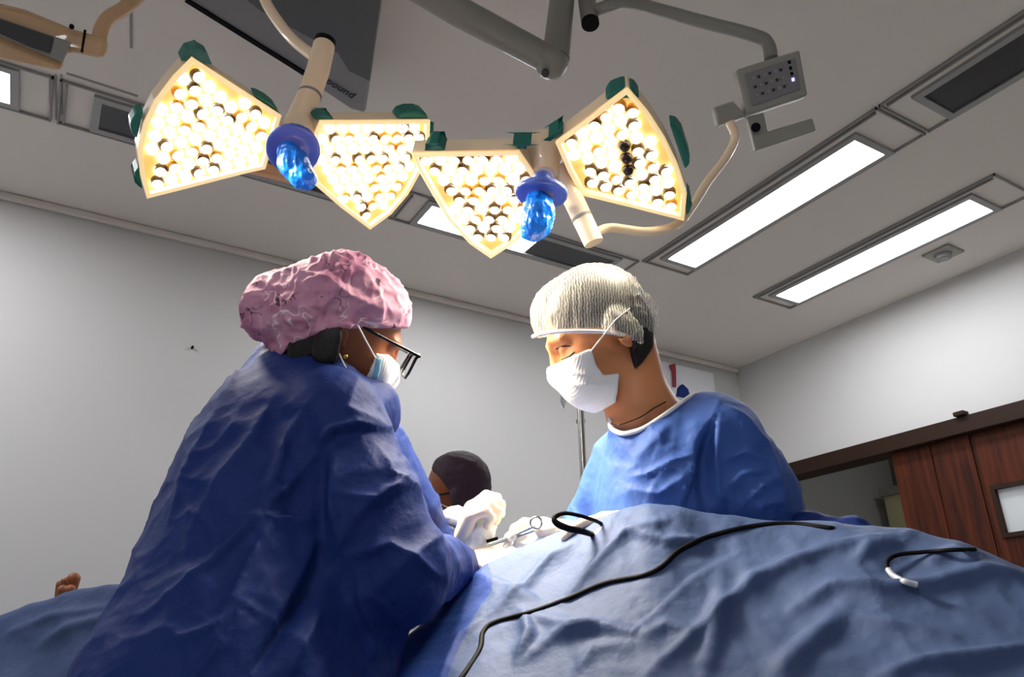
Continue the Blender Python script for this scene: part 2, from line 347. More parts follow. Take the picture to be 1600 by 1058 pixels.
# seams of the ceiling boards and three short slots
def strip(bm, p, q, w=.006, z=CEIL, th=.004):
    p = np.array(p[:2]); q = np.array(q[:2]); d = nrm(q-p); n = np.array([-d[1], d[0]])*w/2
    a = [(*(p+n), z-th), (*(q+n), z-th), (*(q-n), z-th), (*(p-n), z-th)]; v = [bm.verts.new(x) for x in a]; u = [bm.verts.new((x[0], x[1], z)) for x in a]
    bm.faces.new(v); bm.faces.new(u[::-1])
    for i in range(4): bm.faces.new((v[i], u[i], u[(i+1) % 4], v[(i+1) % 4]))
bm = bmesh.new()
for a, b in (((104, 114), (215, 150)), ((205, 15), (205, 74))): strip(bm, plane(*a, 2, CEIL), plane(*b, 2, CEIL), .008)
for x0 in (78, 87, 96): strip(bm, plane(x0, 116, 2, CEIL), plane(x0+1, 186-abs(x0-87)*.9, 2, CEIL), .006)
tag(obj('trim_3', bm, 'seam'), kind='structure')
# cove strips along the wall tops
tag(box('trim_4', (-3.2, YB-.03, CEIL-.035), (XR, YB, CEIL), 'ceil', bev=.01), kind='structure')

def fixture(label, x0, x1, y0, y1, lit, fr, group='recessed ceiling fixtures'):
    """recessed trough; lit = (a0,a1) span of the long side that glows, fr = frame rectangle"""
    t = thing('ceiling_light', label, 'ceiling light', ((x0+x1)/2, (y0+y1)/2, CEIL), group)
    bm = bmesh.new(); w_ = .007; X0, X1, Y0, Y1 = fr
    for lo, hi in (((X0, Y0), (X0+w_, Y1)), ((X1-w_, Y0), (X1, Y1)), ((X0, Y0), (X1, Y0+w_)), ((X0, Y1-w_), (X1, Y1))): bx(bm, (*lo, CEIL-.012), (*hi, CEIL-.0005))
    for lo, hi in (((X0+.02, Y0+.02), (X0+.026, Y1-.02)),): bx(bm, (*lo, CEIL-.016), (*hi, CEIL-.0005))
    obj('frame', bm, 'seam', t)
    bm = bmesh.new()   # lip around the trough, standing a little below the ceiling
    for lo, hi in (((x0-.03, y0-.03), (x0, y1+.03)), ((x1, y0-.03), (x1+.03, y1+.03)), ((x0, y0-.03), (x1, y0)), ((x0, y1), (x1, y1+.03))): bx(bm, (*lo, CEIL-.014), (*hi, CEIL-.0005))
    obj('lip', bm, 'frame', t)
    longx = (x1-x0) > (y1-y0)
    a0, a1 = (x0, x1) if longx else (y0, y1); spans = []
    if lit: spans.append((lit[0], lit[1], 'tube_soft' if x0 > 2 else 'tube'))
    if not lit: spans.append((a0, a1, 'trough'))
    elif lit[1] < a1-.01: spans.append((lit[1], a1, 'trough'))
    for s0, s1, m_ in spans:
        lo = (s0, y0, CEIL-.008) if longx else (x0, s0, CEIL-.008); hi = (s1, y1, CEIL-.001) if longx else (x1, s1, CEIL-.001)
        box('diffuser' if m_ != 'trough' else 'reflector', lo, hi, m_, t)
    return t
fixture('long lit white ceiling panel running toward the corner, nearer the control box', 2.56, 2.755, 1.51, 2.665, (1.51, 2.665), (2.465, 2.785, 1.34, 2.76))
fixture('long lit white ceiling panel nearest the right wall beside the round speaker', 3.41, 3.605, 1.53, 2.69, (1.53, 2.69), (3.315, 3.635, 1.36, 2.78))
fixture('unlit dark ceiling trough at the top right corner of the picture', 2.56, 2.755, .05, 1.205, None, (2.465, 2.785, -.09, 1.33))
fixture('half lit ceiling panel behind the blue handle of the right lamp head', 1.256, 2.325, 2.82, 2.99, (1.256, 1.86), (1.12, 2.45, 2.77, 3.03))
fixture('dark unlit ceiling trough left of the big left lamp head', -.135, .95, 2.80, 2.975, None, (-.28, 1.1, 2.74, 3.02))
fixture('lit ceiling panel cut by the left edge of the picture', -1.5, -.437, 2.79, 2.975, (-1.5, -.437), (-1.64, -.3, 2.74, 3.02))
fixture('unseen lit ceiling panel added behind the camera', -1.6, -1.4, -1.6, -.4, (-1.6, -.4), (-1.7, -1.3, -1.7, -.3))  # extra panel out of view, gives frontal fill
fixture('unseen lit ceiling panel added to brighten the corridor beyond the wooden door', 4.8, 5.0, 2.4, 3.2, (2.4, 2.55), (4.7, 5.1, 2.3, 3.3))  # added lamp, out of view, lights the corridor behind the doorway
# round ceiling speaker on a square plate
sp = thing('ceiling_speaker', 'small round ceiling speaker on a square plate near the right wall', 'speaker', (*plane(1473, 395, 2, CEIL)[:2], CEIL))
c = plane(1473, 395, 2, CEIL)
box('plate', (c[0]-.075, c[1]-.075, CEIL-.012), (c[0]+.075, c[1]+.075, CEIL), 'greyp', sp, .01)
tube('ring', [c-np.array([0, 0, .035]), c-np.array([0, 0, .01])], [.036, .045], 'seam', sp, 28); tube('cone', [c-np.array([0, 0, .038]), c-np.array([0, 0, .03])], .024, 'frame', sp, 24)
# board high on the back wall with a ribbon and a folded blue cloth
bd = tag(box('wall_board', (3.22, YB-.03, 2.35), (3.86, YB-.001, 2.86), 'board', bev=.004), 'white board high on the back wall behind the right surgeon', 'board')
q = plane(1052, 585, 1, YB-.05)
rb = tag(tube('ribbon', [q+np.array([0, 0, .07]), q+np.array([.01, 0, .02]), q+np.array([0, 0, -.09])], [.022, .012, .016, .012], 'red'), 'dark red ribbon hanging in front of the white wall board', 'ribbon')
q = plane(1068, 606, 1, YB-.06)
prism('blue_cloth', [q+np.array([-.05, 0, -.06]), q+np.array([.06, 0, -.06]), q+np.array([.045, 0, .0]), q+np.array([.0, 0, .03]), q+np.array([-.03, 0, 0])], (0, .05, 0), 'gownA', None, .006)
tag(bpy.data.objects['blue_cloth'], 'small folded blue cloth at the lower right of the white wall board', 'cloth')
q = plane(300, 544, 1, YB); tag(tube('wall_nail', [q-np.array([0, .02, 0]), q], .006, 'black'), 'tiny black nail in the bare back wall', 'nail')
q = plane(1503, 653, 0, XR-.02); tag(box('door_stop', (q[0]-.03, q[1]-.03, 2.165), (q[0]+.03, q[1]+.03, 2.19), 'woodd', bev=.006), 'small dark knob on top of the door beam', 'knob')
# ceiling air conditioner
ZA = CEIL-.2
ac = thing('air_conditioner', 'grey ceiling air conditioner with dark lettering behind the left lamp arm', 'air conditioner', plane(470, 60, 2, CEIL))
P_ = lambda x, y, z=ZA: plane(x, y, 2, z)
prism('body', [P_(250, -40), P_(600, -60), P_(596, 12), P_(571, 178), P_(548, 172), P_(290, -1)], (0, 0, CEIL-ZA-.001), 'ac', ac, .012)
prism('grille', [P_(330, -40, ZA-.012), P_(585, -50, ZA-.012), P_(594, 10, ZA-.012), P_(578, 128, ZA-.012), P_(545, 112, ZA-.012), P_(528, 84, ZA-.012), P_(410, 20, ZA-.012)], (0, 0, .013), 'acd', ac, .004)
prism('edge_gap', [P_(289, 1), P_(292, -4), P_(500, 125), P_(497, 130)], (0, 0, -.006), 'black', ac)
tc = bpy.data.curves.new('lettering', 'FONT'); tc.body = 'pound'; tc.size = .075; tc.extrude = .002
to = bpy.data.objects.new('lettering', tc); COL.objects.link(to); bpy.context.view_layer.update()
me = bpy.data.meshes.new_from_object(to.evaluated_get(bpy.context.evaluated_depsgraph_get())); bpy.data.objects.remove(to)
a_ = P_(512, 124, ZA-.004); b_ = P_(554, 150, ZA-.004); dx = nrm(b_-a_); dz = np.array([0, 0, -1.0]); dy = np.cross(dz, dx); ww = max(v.co.x for v in me.vertices); s_ = np.linalg.norm(b_-a_)/ww
for v in me.vertices: v.co = Vector(a_+s_*(dx*v.co.x+dy*(v.co.y-.03)+dz*v.co.z))
obj('lettering', me, 'ink', ac)
#@@LAMPS
# ================================================================== SURGICAL LAMPS
def shrink(poly, d):
    n = len(poly); out = []; ar = sum(poly[i][0]*poly[(i+1) % n][1]-poly[(i+1) % n][0]*poly[i][1] for i in range(n)); sg = 1 if ar > 0 else -1
    for i in range(n):
        p, q, r = (np.array(poly[(i+k) % n]) for k in (-1, 0, 1)); e1 = nrm(q-p); e2 = nrm(r-q)
        n1 = sg*np.array([-e1[1], e1[0]]); n2 = sg*np.array([-e2[1], e2[0]]); m_ = nrm(n1+n2); out.append(q+m_*d/max(.35, m_@n1))
    return out
def inside(p, poly):
    r = False; n = len(poly)
    for i in range(n):
        a, b = poly[i], poly[(i+1) % n]
        if (a[1] > p[1]) != (b[1] > p[1]) and p[0] < (b[0]-a[0])*(p[1]-a[1])/(b[1]-a[1])+a[0]: r = not r
    return r
FIELD = W(815, 840, 1.52)
def lens_mesh():
    bm = bmesh.new(); n = 12; prev = None
    for r, z in ((.0128, 0), (.0128, .005), (.011, .010), (.006, .0135)):
        ring = [bm.verts.new((r*math.cos(2*math.pi*k/n), r*math.sin(2*math.pi*k/n), z)) for k in range(n)]
        if prev:
            for k in range(n): bm.faces.new((prev[k], prev[(k+1) % n], ring[(k+1) % n], ring[k]))
        prev = ring
    bm.faces.new(prev); me = bpy.data.meshes.new('lens'); bm.to_mesh(me); bm.free(); me.materials.append(M['lens'])
    me.polygons.foreach_set('use_smooth', [True]*len(me.polygons)); return me
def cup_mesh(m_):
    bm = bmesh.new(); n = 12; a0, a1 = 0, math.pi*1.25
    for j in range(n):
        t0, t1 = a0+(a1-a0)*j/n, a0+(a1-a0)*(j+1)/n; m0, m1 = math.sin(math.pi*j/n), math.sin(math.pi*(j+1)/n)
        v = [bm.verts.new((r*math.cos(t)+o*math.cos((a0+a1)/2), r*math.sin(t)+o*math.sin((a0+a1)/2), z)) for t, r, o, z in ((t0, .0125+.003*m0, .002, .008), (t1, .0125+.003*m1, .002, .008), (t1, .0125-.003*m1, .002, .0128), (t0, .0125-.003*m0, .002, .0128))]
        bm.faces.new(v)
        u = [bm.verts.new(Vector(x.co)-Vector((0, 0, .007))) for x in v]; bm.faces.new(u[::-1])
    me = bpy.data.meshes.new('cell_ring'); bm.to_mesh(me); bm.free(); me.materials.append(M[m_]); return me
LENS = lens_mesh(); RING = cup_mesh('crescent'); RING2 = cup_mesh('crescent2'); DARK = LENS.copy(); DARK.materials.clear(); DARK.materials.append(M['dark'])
def lamp_light(root, c, name, power, aim):
    l = bpy.data.lights.new(name, 'SPOT'); l.energy = SPOT_W*power; l.color = (1.0, .88, .68); l.spot_size = math.radians(76); l.spot_blend = 1.0; l.shadow_soft_size = .14
    o = bpy.data.objects.new(name, l); COL.objects.link(o); o.parent = root; d = Vector(aim-c)
    o.matrix_local = Matrix.Translation(Vector(c)-root.location)@d.to_track_quat('-Z', 'Y').to_matrix().to_4x4()
def petal(root, C, n, outline, bumpers, rows, dead=(), seed=0, power=1.0, aim=None):
    """flat lamp wing: outline points in survey pixels, cast on the plane through C with normal n"""
    rng = random.Random(seed)
    on = lambda x, y: (lambda r: CO+r*((C-CO)@n)/(r@n))(W(x, y, 1.0)-CO)
    e1 = nrm(on(*rows[1])-on(*rows[0])); e2 = np.cross(n, e1)
    to2 = lambda p: np.array([(p-C)@e1, (p-C)@e2]); to3 = lambda q, h=0: C+e1*q[0]+e2*q[1]+n*h
    poly = [to2(on(*p)) for p in outline]; ins = shrink(poly, .0095); body = []
    bm = bmesh.new()
    lay = [[bm.verts.new(to3(q, h)) for q in pl] for pl, h in ((shrink(poly, .012), -.05), (poly, -.03), (poly, .016), (ins, .016), (ins, .0))]
    N_ = len(poly)
    for a, b in zip(lay[:2], lay[1:3]):
        for i in range(N_): bm.faces.new((a[i], a[(i+1) % N_], b[(i+1) % N_], b[i]))
    bm.faces.new(lay[0][::-1]); pt = obj('lamp_wing', bm, 'cream', root)
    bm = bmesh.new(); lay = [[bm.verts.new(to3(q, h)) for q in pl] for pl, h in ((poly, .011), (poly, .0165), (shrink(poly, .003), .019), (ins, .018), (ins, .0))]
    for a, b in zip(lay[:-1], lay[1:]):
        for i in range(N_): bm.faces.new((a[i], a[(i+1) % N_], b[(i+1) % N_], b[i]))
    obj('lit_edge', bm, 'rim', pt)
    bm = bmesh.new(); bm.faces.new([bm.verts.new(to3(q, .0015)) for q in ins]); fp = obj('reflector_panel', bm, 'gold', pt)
    lo = np.min(ins, 0); hi = np.max(ins, 0); sp_ = .0296; fit_ = shrink(poly, .0212); k = 0; R3 = Matrix((e1, e2, n)).transposed().to_4x4()
    base = Matrix()
    def cells(ox, oy):
        out = []; j = 0; y = lo[1]+oy
        while y < hi[1]:
            x = lo[0]+ox+(sp_/2 if j % 2 else 0)-sp_
            while x < hi[0]:
                if inside((x, y), fit_): out.append((x, y))
                x += sp_
            y += sp_*.87; j += 1
        return out
    best = max((cells(a*sp_/6, b*sp_/6) for a in range(6) for b in range(6)), key=len)
    for x, y in best:
        P = to3((x, y), .001); u, v = px_of(P[None]); dd = any(math.hypot(u[0]-a, v[0]-b) < 10 for a, b in dead)
        o = bpy.data.objects.new('lens', DARK if dd else LENS); COL.objects.link(o); o.parent = pt
        o.matrix_local = Matrix.Translation(Vector(P))@R3
        if rng.random() < .5 and not dd:
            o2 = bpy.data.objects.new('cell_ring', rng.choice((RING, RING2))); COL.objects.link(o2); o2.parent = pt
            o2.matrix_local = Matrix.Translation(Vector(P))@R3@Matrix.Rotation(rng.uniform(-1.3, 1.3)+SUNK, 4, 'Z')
    lamp_light(root, to3(np.mean(ins, 0), .05), 'lamp_glow', power, FIELD if aim is None else aim)
    for a, b, w_ in bumpers:
        A, B = on(*a), on(*b); d = nrm(B-A); mid = (to3(np.mean(ins, 0))); s = np.cross(n, d); s = s if s@(A-mid) > 0 else -s
        pp = [A+s*.0-n*.035, A+s*w_*.7-n*.035+d*.01, A+s*w_-n*.035+d*.03, B+s*w_-n*.035-d*.03, B+s*w_*.7-n*.035-d*.01, B-n*.035]
        prism('bumper', pp, n*.045, 'green', pt, .005)
    return pt
SUNK = -.6
for _o in ():
    pass
def handle(root, c, ax, rx, path, rad):
    ax = nrm(ax); c = np.array(c)
    f = Field(); f.add(lambda P: np.maximum(np.abs((P-c)@ax)-.004, np.linalg.norm((P-c)-((P-c)@ax)[:, None]*ax, axis=1)-rx)-.003)
    f.add(rc(c-ax*.03, c, .022, .024), .012)
    lo, hi = bounds([c-rx*1.3, c+rx*1.3], .01); sculpt('handle_flange', f, lo, hi, .004, 'flange', root, None, 2)
    g = Field()
    for i in range(len(path)-1): g.add(rc(path[i], path[i+1], rad[i], rad[i+1]), .012)
    lo, hi = bounds(path, .05)
    sculpt('handle_cover', g, lo, hi, .003, 'bag', root, lambda V, N, u, v: .005*ridged(V*np.array([70, 18, 70])+3, 5)+.003*ridged(V*60, 9), 1)
def facing_n(C, w_): return nrm(nrm(FIELD-C)+w_*nrm(CO-C))
# ---- left head
C1 = W(455, 228, 1.75); r1 = thing('surgical_lamp', 'left surgical light head, two wings of white lenses on a cream arm', 'surgical lamp', C1, 'surgical lights over the table')
n1 = facing_n(C1, 1.0)
petal(r1, C1, n1, [(298, 85), (437, 176), (426, 215), (412, 259), (385, 265), (228, 305), (218, 270), (213, 228), (222, 188), (240, 152), (268, 115)],
      [((282, 92), (330, 98), .030), ((213, 215), (224, 170), .018), ((222, 292), (215, 258), .012), ((395, 146), (434, 172), .008)], ((228, 305), (412, 259)), seed=3, power=2.9, aim=W(930, 720, 1.47))
petal(r1, C1, n1, [(497, 184), (668, 183), (667, 218), (655, 262), (634, 300), (608, 330), (575, 354), (530, 320), (489, 284), (486, 240), (488, 205)],
      [((618, 184), (668, 183), .022), ((668, 185), (667, 212), .012), ((490, 184), (520, 184), .008)], ((497, 184), (668, 183)), seed=4, power=1.7, aim=W(900, 760, 1.5))
K = 1.74
tube('hub', [W(470, 188, 1.76), W(462, 215, 1.745), W(457, 235, 1.73)], [.030, .044, .052, .050], 'cream', r1, 24)
tube('arm_socket', [W(506, 72, 1.86), W(497, 110, 1.82), W(483, 150, 1.79), W(468, 192, 1.765)], [.026, .027, .027, .033], 'cream', r1, 24)
tube('socket_mouth', [W(508.5, 63, 1.868), W(506, 71.5, 1.862)], .0255, 'black', r1, 24)
tube('socket_joint', [W(484.5, 147, 1.7915), W(483.6, 150, 1.789)], .0278, 'seam', r1, 24)
tube('arm', catmull([W(395, -60, 2.05), W(412, -5, 2.0), W(432, 30, 1.95), W(458, 62, 1.9), W(490, 88, 1.86)]), .014, 'cream', r1, 14)
tube('brace', [W(375, 262, 1.8), W(430, 275, 1.79), W(486, 291, 1.78)], [.008, .010, .008], 'creamd', r1, 10)
prism('brace_plate', [W(378, 258, 1.79), W(400, 252, 1.79), W(486, 284, 1.77), W(484, 292, 1.77)], n1*-.02, 'creamd', r1, .004)
handle(r1, L(458, 233, 1.70), [.22, -.62, -.75], .056, [L(452, 238, 1.695), L(458, 256, 1.68), L(474, 278, 1.665), L(482, 283, 1.66)], [.026, .031, .024, .016])
# ---- right head
C2 = W(852, 272, 1.62); r2 = thing('surgical_lamp', 'right surgical light head with three dark lenses in its raised wing', 'surgical lamp', C2, 'surgical lights over the table')
n2 = facing_n(C2, 1.0)
petal(r2, C2, n2, [(645, 232), (812, 229), (834, 262), (850, 300), (838, 340), (806, 372), (768, 397), (735, 374), (700, 335), (672, 288), (655, 258)],
      [((664, 231), (696, 231), .016), ((808, 229), (824, 229), .010)], ((645, 232), (812, 229)), seed=7, power=1.1, aim=W(690, 740, 1.4))
petal(r2, C2, n2, [(980, 130), (1012, 168), (1038, 208), (1058, 250), (1072, 295), (1068, 338), (990, 318), (908, 298), (888, 262), (868, 215), (920, 176)],
      [((945, 153), (1000, 150), .026), ((1046, 192), (1070, 262), .018), ((1074, 300), (1072, 332), .010), ((858, 218), (880, 204), .010)], ((868, 215), (980, 130)),
      dead=((968, 226), (977, 243), (985, 260)), seed=9, power=1.0, aim=W(650, 580, 1.35))
tube('hub', [W(846, 222, 1.66), W(849, 250, 1.64), W(850, 275, 1.62)], [.042, .046, .040, .030], 'cream', r2, 24)
tube('arm_socket', [W(872, 262, 1.64), W(893, 305, 1.63), W(928, 380, 1.60)], [.020, .022, .021], 'cream', r2, 24)
tube('socket_joint', [W(908, 338, 1.615), W(909.5, 341, 1.614)], .0225, 'seam', r2, 24)
tube('arm', catmull([W(930, 364, 1.61), W(955, 356, 1.63), W(1010, 362, 1.66), W(1055, 352, 1.70), W(1082, 322, 1.74), W(1105, 285, 1.78), W(1135, 245, 1.81), W(1148, 215, 1.82), W(1140, 190, 1.82)]), .010, 'cream', r2, 14)
handle(r2, L(846, 302, 1.565), [-.08, -.92, -.36], .051, [L(842, 306, 1.56), L(842, 330, 1.55), L(836, 352, 1.545), L(828, 362, 1.54)], [.022, .030, .030, .018])
# control box and its upper arm
cb = r2
DB = 1.82
prism('control_box', [W(1150, 108, DB), W(1250, 77, DB), W(1263, 149, DB), W(1168, 180, DB)], CF*.035, 'greyp', cb, .006)
prism('keypad', [W(1164, 115, DB-.004), W(1243, 90, DB-.004), W(1252, 139, DB-.004), W(1176, 165, DB-.004)], CF*.006, 'ac', cb, .002)
kp = bpy.data.objects['keypad']
for r_ in range(3):
    for c_ in range(6):
        x = 1175+c_*8.5+r_*3; y = 121-c_*2.7+r_*13
        prism('button', [W(x, y, DB-.006), W(x+4, y-1.3, DB-.006), W(x+5, y+2.5, DB-.006), W(x+1, y+3.8, DB-.006)], CF*.003, 'ink' if (r_+c_) % 2 else 'frame', kp)
for k_ in range(4): prism('button', [W(1231+k_*2, 95+k_*9, DB-.006), W(1235+k_*2, 94+k_*9, DB-.006), W(1236+k_*2, 99+k_*9, DB-.006), W(1232+k_*2, 100+k_*9, DB-.006)], CF*.003, 'led' if k_ == 3 else 'black', kp)
prism('box_arm', [W(1115, 167, DB+.01), W(1146, 157, DB+.01), W(1168, 180, DB+.01), W(1153, 186, DB+.01), W(1122, 196, DB+.01)], CF*.03, 'greyp', cb, .005)
prism('bracket', [W(1168, 182, DB+.01), W(1194, 175, DB+.01), W(1200, 205, DB+.01), W(1270, 184, DB+.01), W(1276, 204, DB+.01), W(1181, 236, DB+.01)], CF*.02, 'greyp', cb, .004)
tube('bracket_knob', [W(1181, 199, DB+.0), W(1181, 199, DB+.012)], [.011, .011], 'black', cb, 16)
tube('upper_arm', catmull([W(1205, 92, 1.85), W(1200, 70, 1.86), W(1180, 56, 1.87), W(1090, 32, 1.93), W(985, 4, 2.02), W(955, 8, 2.03), W(925, 18, 2.05)]), .016, 'grey', cb, 16)
tube('upper_socket', [W(908, -80, 2.2), W(918, 8, 2.07), W(922, 34, 2.03)], .024, 'grey', cb, 20)
tube('socket_cap', [W(922, 33, 2.032), W(922.5, 38, 2.025)], .0235, 'black', cb, 20)
# grey ceiling boom
bo = thing('ceiling_boom', 'thick grey ceiling boom arm with elbow joint at the top centre', 'boom arm', W(860, 60, 2.0))
tube('arm', [W(560, -75, 1.95), W(720, 20, 1.97), W(862, 96, 2.0)], [.040, .038, .036], 'grey', bo, 20)
tube('post', [W(893, -160, 2.25), W(878, 0, 2.08), W(868, 92, 2.0)], [.034, .034, .036], 'grey', bo, 20)
f = Field(); f.add(rc(L(862, 98, 2.0), L(866, 92, 2.03), .044, .042)); lo, hi = bounds([L(862, 98, 2)], .08)
sculpt('elbow', f, lo, hi, .006, 'grey', bo, None, 2)
tube('bolt', [W(852, 113, 1.97), W(852, 115, 1.955)], .010, 'vent', bo, 12)
# pendant housing at the top left
pe = thing('lamp_pendant', 'cream and grey lamp pendant arm at the top left with a dark recessed panel', 'lamp arm', W(60, 60, 1.9))
nP = nrm(W(60, 60, 1)-CO)
prism('housing', [W(-60, -10, 1.85), W(40, 15, 1.88), W(112, 45, 1.92), W(172, 62, 1.95), W(165, 92, 1.94), W(103, 80, 1.91), W(98, 112, 1.90), W(-60, 80, 1.84)], nP*.12, 'creamd', pe, .015)
prism('dark_panel', [W(-10, 24, 1.845), W(112, 66, 1.89), W(98, 98, 1.885), W(60, 82, 1.87), W(-10, 52, 1.845)], nP*.02, 'grey', pe, .003)
prism('shadow_slot', [W(-10, 26, 1.841), W(84, 58, 1.875), W(78, 83, 1.873), W(50, 74, 1.862), W(-10, 48, 1.841)], nP*.01, 'vent', pe, .003)
tube('arm', catmull([W(155, 78, 1.96), W(157, 50, 1.97), W(170, 28, 1.99), W(195, 12, 2.02), W(225, -15, 2.08)]), .018, 'creamd', pe, 14)
tube('joint_line', [W(133, 47, 1.93), W(128, 82, 1.925)], .003, 'black', pe, 8)
tube('bolt', [W(112, 41, 1.915), W(112, 42, 1.9)], .006, 'black', pe, 12)
#@@PEOPLE
# ================================================================== PEOPLE
def frame(f, u):
    f = nrm(f); u = np.array(u, float); u = nrm(u-f*(u@f)); s = np.cross(f, u)
    if s[2] > 0: s = -s      # side axis towards the camera
    return s, f, u
class Head:
    def __init__(s, c, f, u, k=1.0):
        s.c = np.array(c, float); s.s, s.f, s.u = frame(f, u); s.A = np.stack([s.s, s.f, s.u]); s.k = k
    def pt(s, x, y, z): return s.c+s.k*(x*s.s+y*s.f+z*s.u)
    def loc(s, P): return (P-s.c)@s.A.T/s.k
    def side(s, u_, v_, x=.055):   # survey point on the near side of the head -> profile coordinates (forward, up)
        y = z = 0.0
        for _ in range(6):
            d = (s.c+s.k*(x*s.s+y*s.f+z*s.u))[2]; p = L(u_, v_, d)-s.c-s.k*x*s.s
            y, z = np.linalg.solve(np.array([[s.f[0], s.u[0]], [s.f[1], s.u[1]]]), p[:2])/s.k
        return (y, z)
    def wrap(s, fn, sym=True):
        def g(P):
            q = s.loc(P)
            if sym: q = q.copy(); q[:, 0] = np.abs(q[:, 0])
            return fn(q)*s.k
        return g
    def field(s, F=None):
        F = F or Field(); w_ = s.wrap; k = s.k
        F.add(w_(el((0, -.012, .028), (.076, .098, .088))), .02)
        F.add(w_(el((0, .028, -.04), (.06, .066, .078))), .035*k)
        F.add(w_(rc((0, .066, -.1), (.03, .04, -.085), .024, .022)), .03*k)
        F.add(w_(el((.042, .058, -.03), (.026, .03, .028))), .02*k)
        F.add(w_(rc((0, .094, .006), (0, .112, -.034), .009, .012)), .014*k)
        F.add(w_(rc((0, .106, -.036), (.012, .1, -.038), .010, .007)), .006*k)
        F.add(w_(rc((.012, .090, .022), (.048, .076, .02), .007, .006)), .018*k)
        F.sub(w_(el((.031, .098, .0), (.018, .014, .012))), .012*k)
        F.add(w_(el((.031, .079, -.001), (.0135, .012, .011))), .003*k)
        F.add(w_(rc((0, .092, -.066), (.02, .084, -.066), .008, .005)), .008*k)
        F.add(w_(el((.081, -.022, -.030), (.012, .021, .034), [[.9, -.43, 0], [.43, .9, 0], [0, 0, 1]])), .006*k)
        F.sub(w_(el((.088, -.016, -.024), (.008, .010, .018))), .006*k)
        F.sub(w_(el((.086, -.012, -.034), (.008, .006, .008))), .004*k)
        return F
def poly2(h, poly):
    """signed distance to a profile polygon (forward, up) extruded across the head"""
    poly = np.array(poly)
    def g(P):
        q = h.loc(P)[:, 1:3]; n = len(poly); d = np.full(len(q), 1e9); s = np.zeros(len(q), bool)
        for i in range(n):
            a, b = poly[i], poly[(i+1) % n]; e = b-a; w_ = q-a; t = np.clip(w_@e/(e@e), 0, 1); d = np.minimum(d, np.linalg.norm(w_-t[:, None]*e, axis=1))
            c1 = (a[1] > q[:, 1]) != (b[1] > q[:, 1]); xx = (b[0]-a[0])*(q[:, 1]-a[1])/(e[1] if abs(e[1]) > 1e-9 else 1e-9)+a[0]; s ^= c1 & (q[:, 0] < xx)
        return np.where(s, -d, d)*h.k
    return g
def shell(h, base, t, poly, extra=()):
    F = Field(); F.add(lambda P: base(P)-t)
    for e, k in extra: F.add(e, k)
    F.cut(poly2(h, poly), .003); F.sub(lambda P: base(P)-.0005, .001); return F
def finger(F, p, dirs, lens, r0, r1):
    p = np.array(p, float); n = len(lens)
    for i, (d, l) in enumerate(zip(dirs, lens)):
        q = p+nrm(d)*l; F.add(rc(p, q, r0+(r1-r0)*i/n, r0+(r1-r0)*(i+1)/n), .004); p = q
    return p
def hand(F, wr, d, n, curl=.5, k=1.0, thumb=1, spread=.09, infl=0):
    """wr wrist, d hand direction, n palm normal (fingers curl towards n); five jointed fingers"""
    d = nrm(d); n = np.array(n, float); n = nrm(n-d*(n@d)); s = np.cross(d, n)*thumb; wr = np.array(wr, float)
    for o in (-.026, -.009, .009, .026): F.add(rc(wr+s*o*.7*k, wr+(d*.085+s*o)*k, .013*k+infl, .0125*k+infl), .010)
    for i, o in enumerate((.028, .0095, -.0095, -.027)):
        ln = np.array([[.043, .026, .021], [.048, .030, .023], [.045, .028, .022], [.035, .021, .019]][i])*k; c = curl*(1+.12*i); ds = []
        for j in range(3):
            a = c*(j+.6); ds.append(d*math.cos(a)+n*math.sin(a)+s*spread*(1.5-i)*.7)
        finger(F, wr+(d*.085+s*o)*k, ds, ln, .0095*k+infl, .0072*k+infl)
    t0 = wr+(d*.022+s*.026)*k; finger(F, t0, [d*.6+s*.62+n*.35, d*.85+s*.25+n*.5, d*.95+n*.45], [.042*k, .032*k, .026*k], .014*k+infl, .0085*k+infl)
#--- person A : left surgeon, seen from her side and back
hA = Head(L(538, 514, 1.30), [.76, -.50, .40], [.49, .85, .14])
def baseA(F=None):
    F = hA.field(F); F.add(rc(hA.pt(0, -.035, -.045), L(478, 612, 1.30), .048, .050), .03); return F
pA = thing('person', 'surgeon on the left in dark blue gown, pink printed cap and black glasses', 'person', (*W(400, 1000, 1.12)[:2], 0))
GZ = lambda z, p: p  # noqa
def down(p, z):
    """point straight below survey point p (camera axes) at height z"""
    q = toW(p); q[2] = z; return toL(q)
neckA = L(478, 650, 1.30); hipA = L(395, 960, 1.14)
F = baseA(); F.add(rc(neckA, hipA, .07, .11, 1.2), .03)
for sx in (-.08, .08):
    q = hipA+np.array([0, 0, sx]); F.add(rc(q, down(q, .5), .075, .055), .03); F.add(rc(down(q, .5), down(q, .08), .055, .04), .02); k_ = down(q, .05); F.add(rc(k_, k_+np.array([.14, -.01, .03]), .045, .035), .02)
shA = L(520, 675, 1.20); elA = L(608, 905, 1.12); wrA = L(722, 880, 1.40); shA2 = L(540, 640, 1.46); elA2 = L(640, 860, 1.5); wrA2 = L(718, 862, 1.46)
F.add(rc(shA, elA, .04, .038), .02); F.add(rc(elA, wrA, .042, .028), .01)
F.add(rc(shA2, elA2, .04, .038), .02); F.add(rc(elA2, wrA2, .042, .026), .01)
HA1 = lambda F, i=0: hand(F, wrA2+np.array([-.004, .01, 0]), [.25, .65, -.1], [.85, -.35, .1], .95, .86, -1, infl=i)
HA2 = lambda F, i=0: hand(F, wrA, [.85, .22, .2], [.3, -.85, .1], .35, .92, 1, infl=i)
HA1(F); HA2(F)
sculpt('body', F, [-.52, -1.3, .45], [.12, .13, 1.65], .005, 'skinA', pA, None, 1)
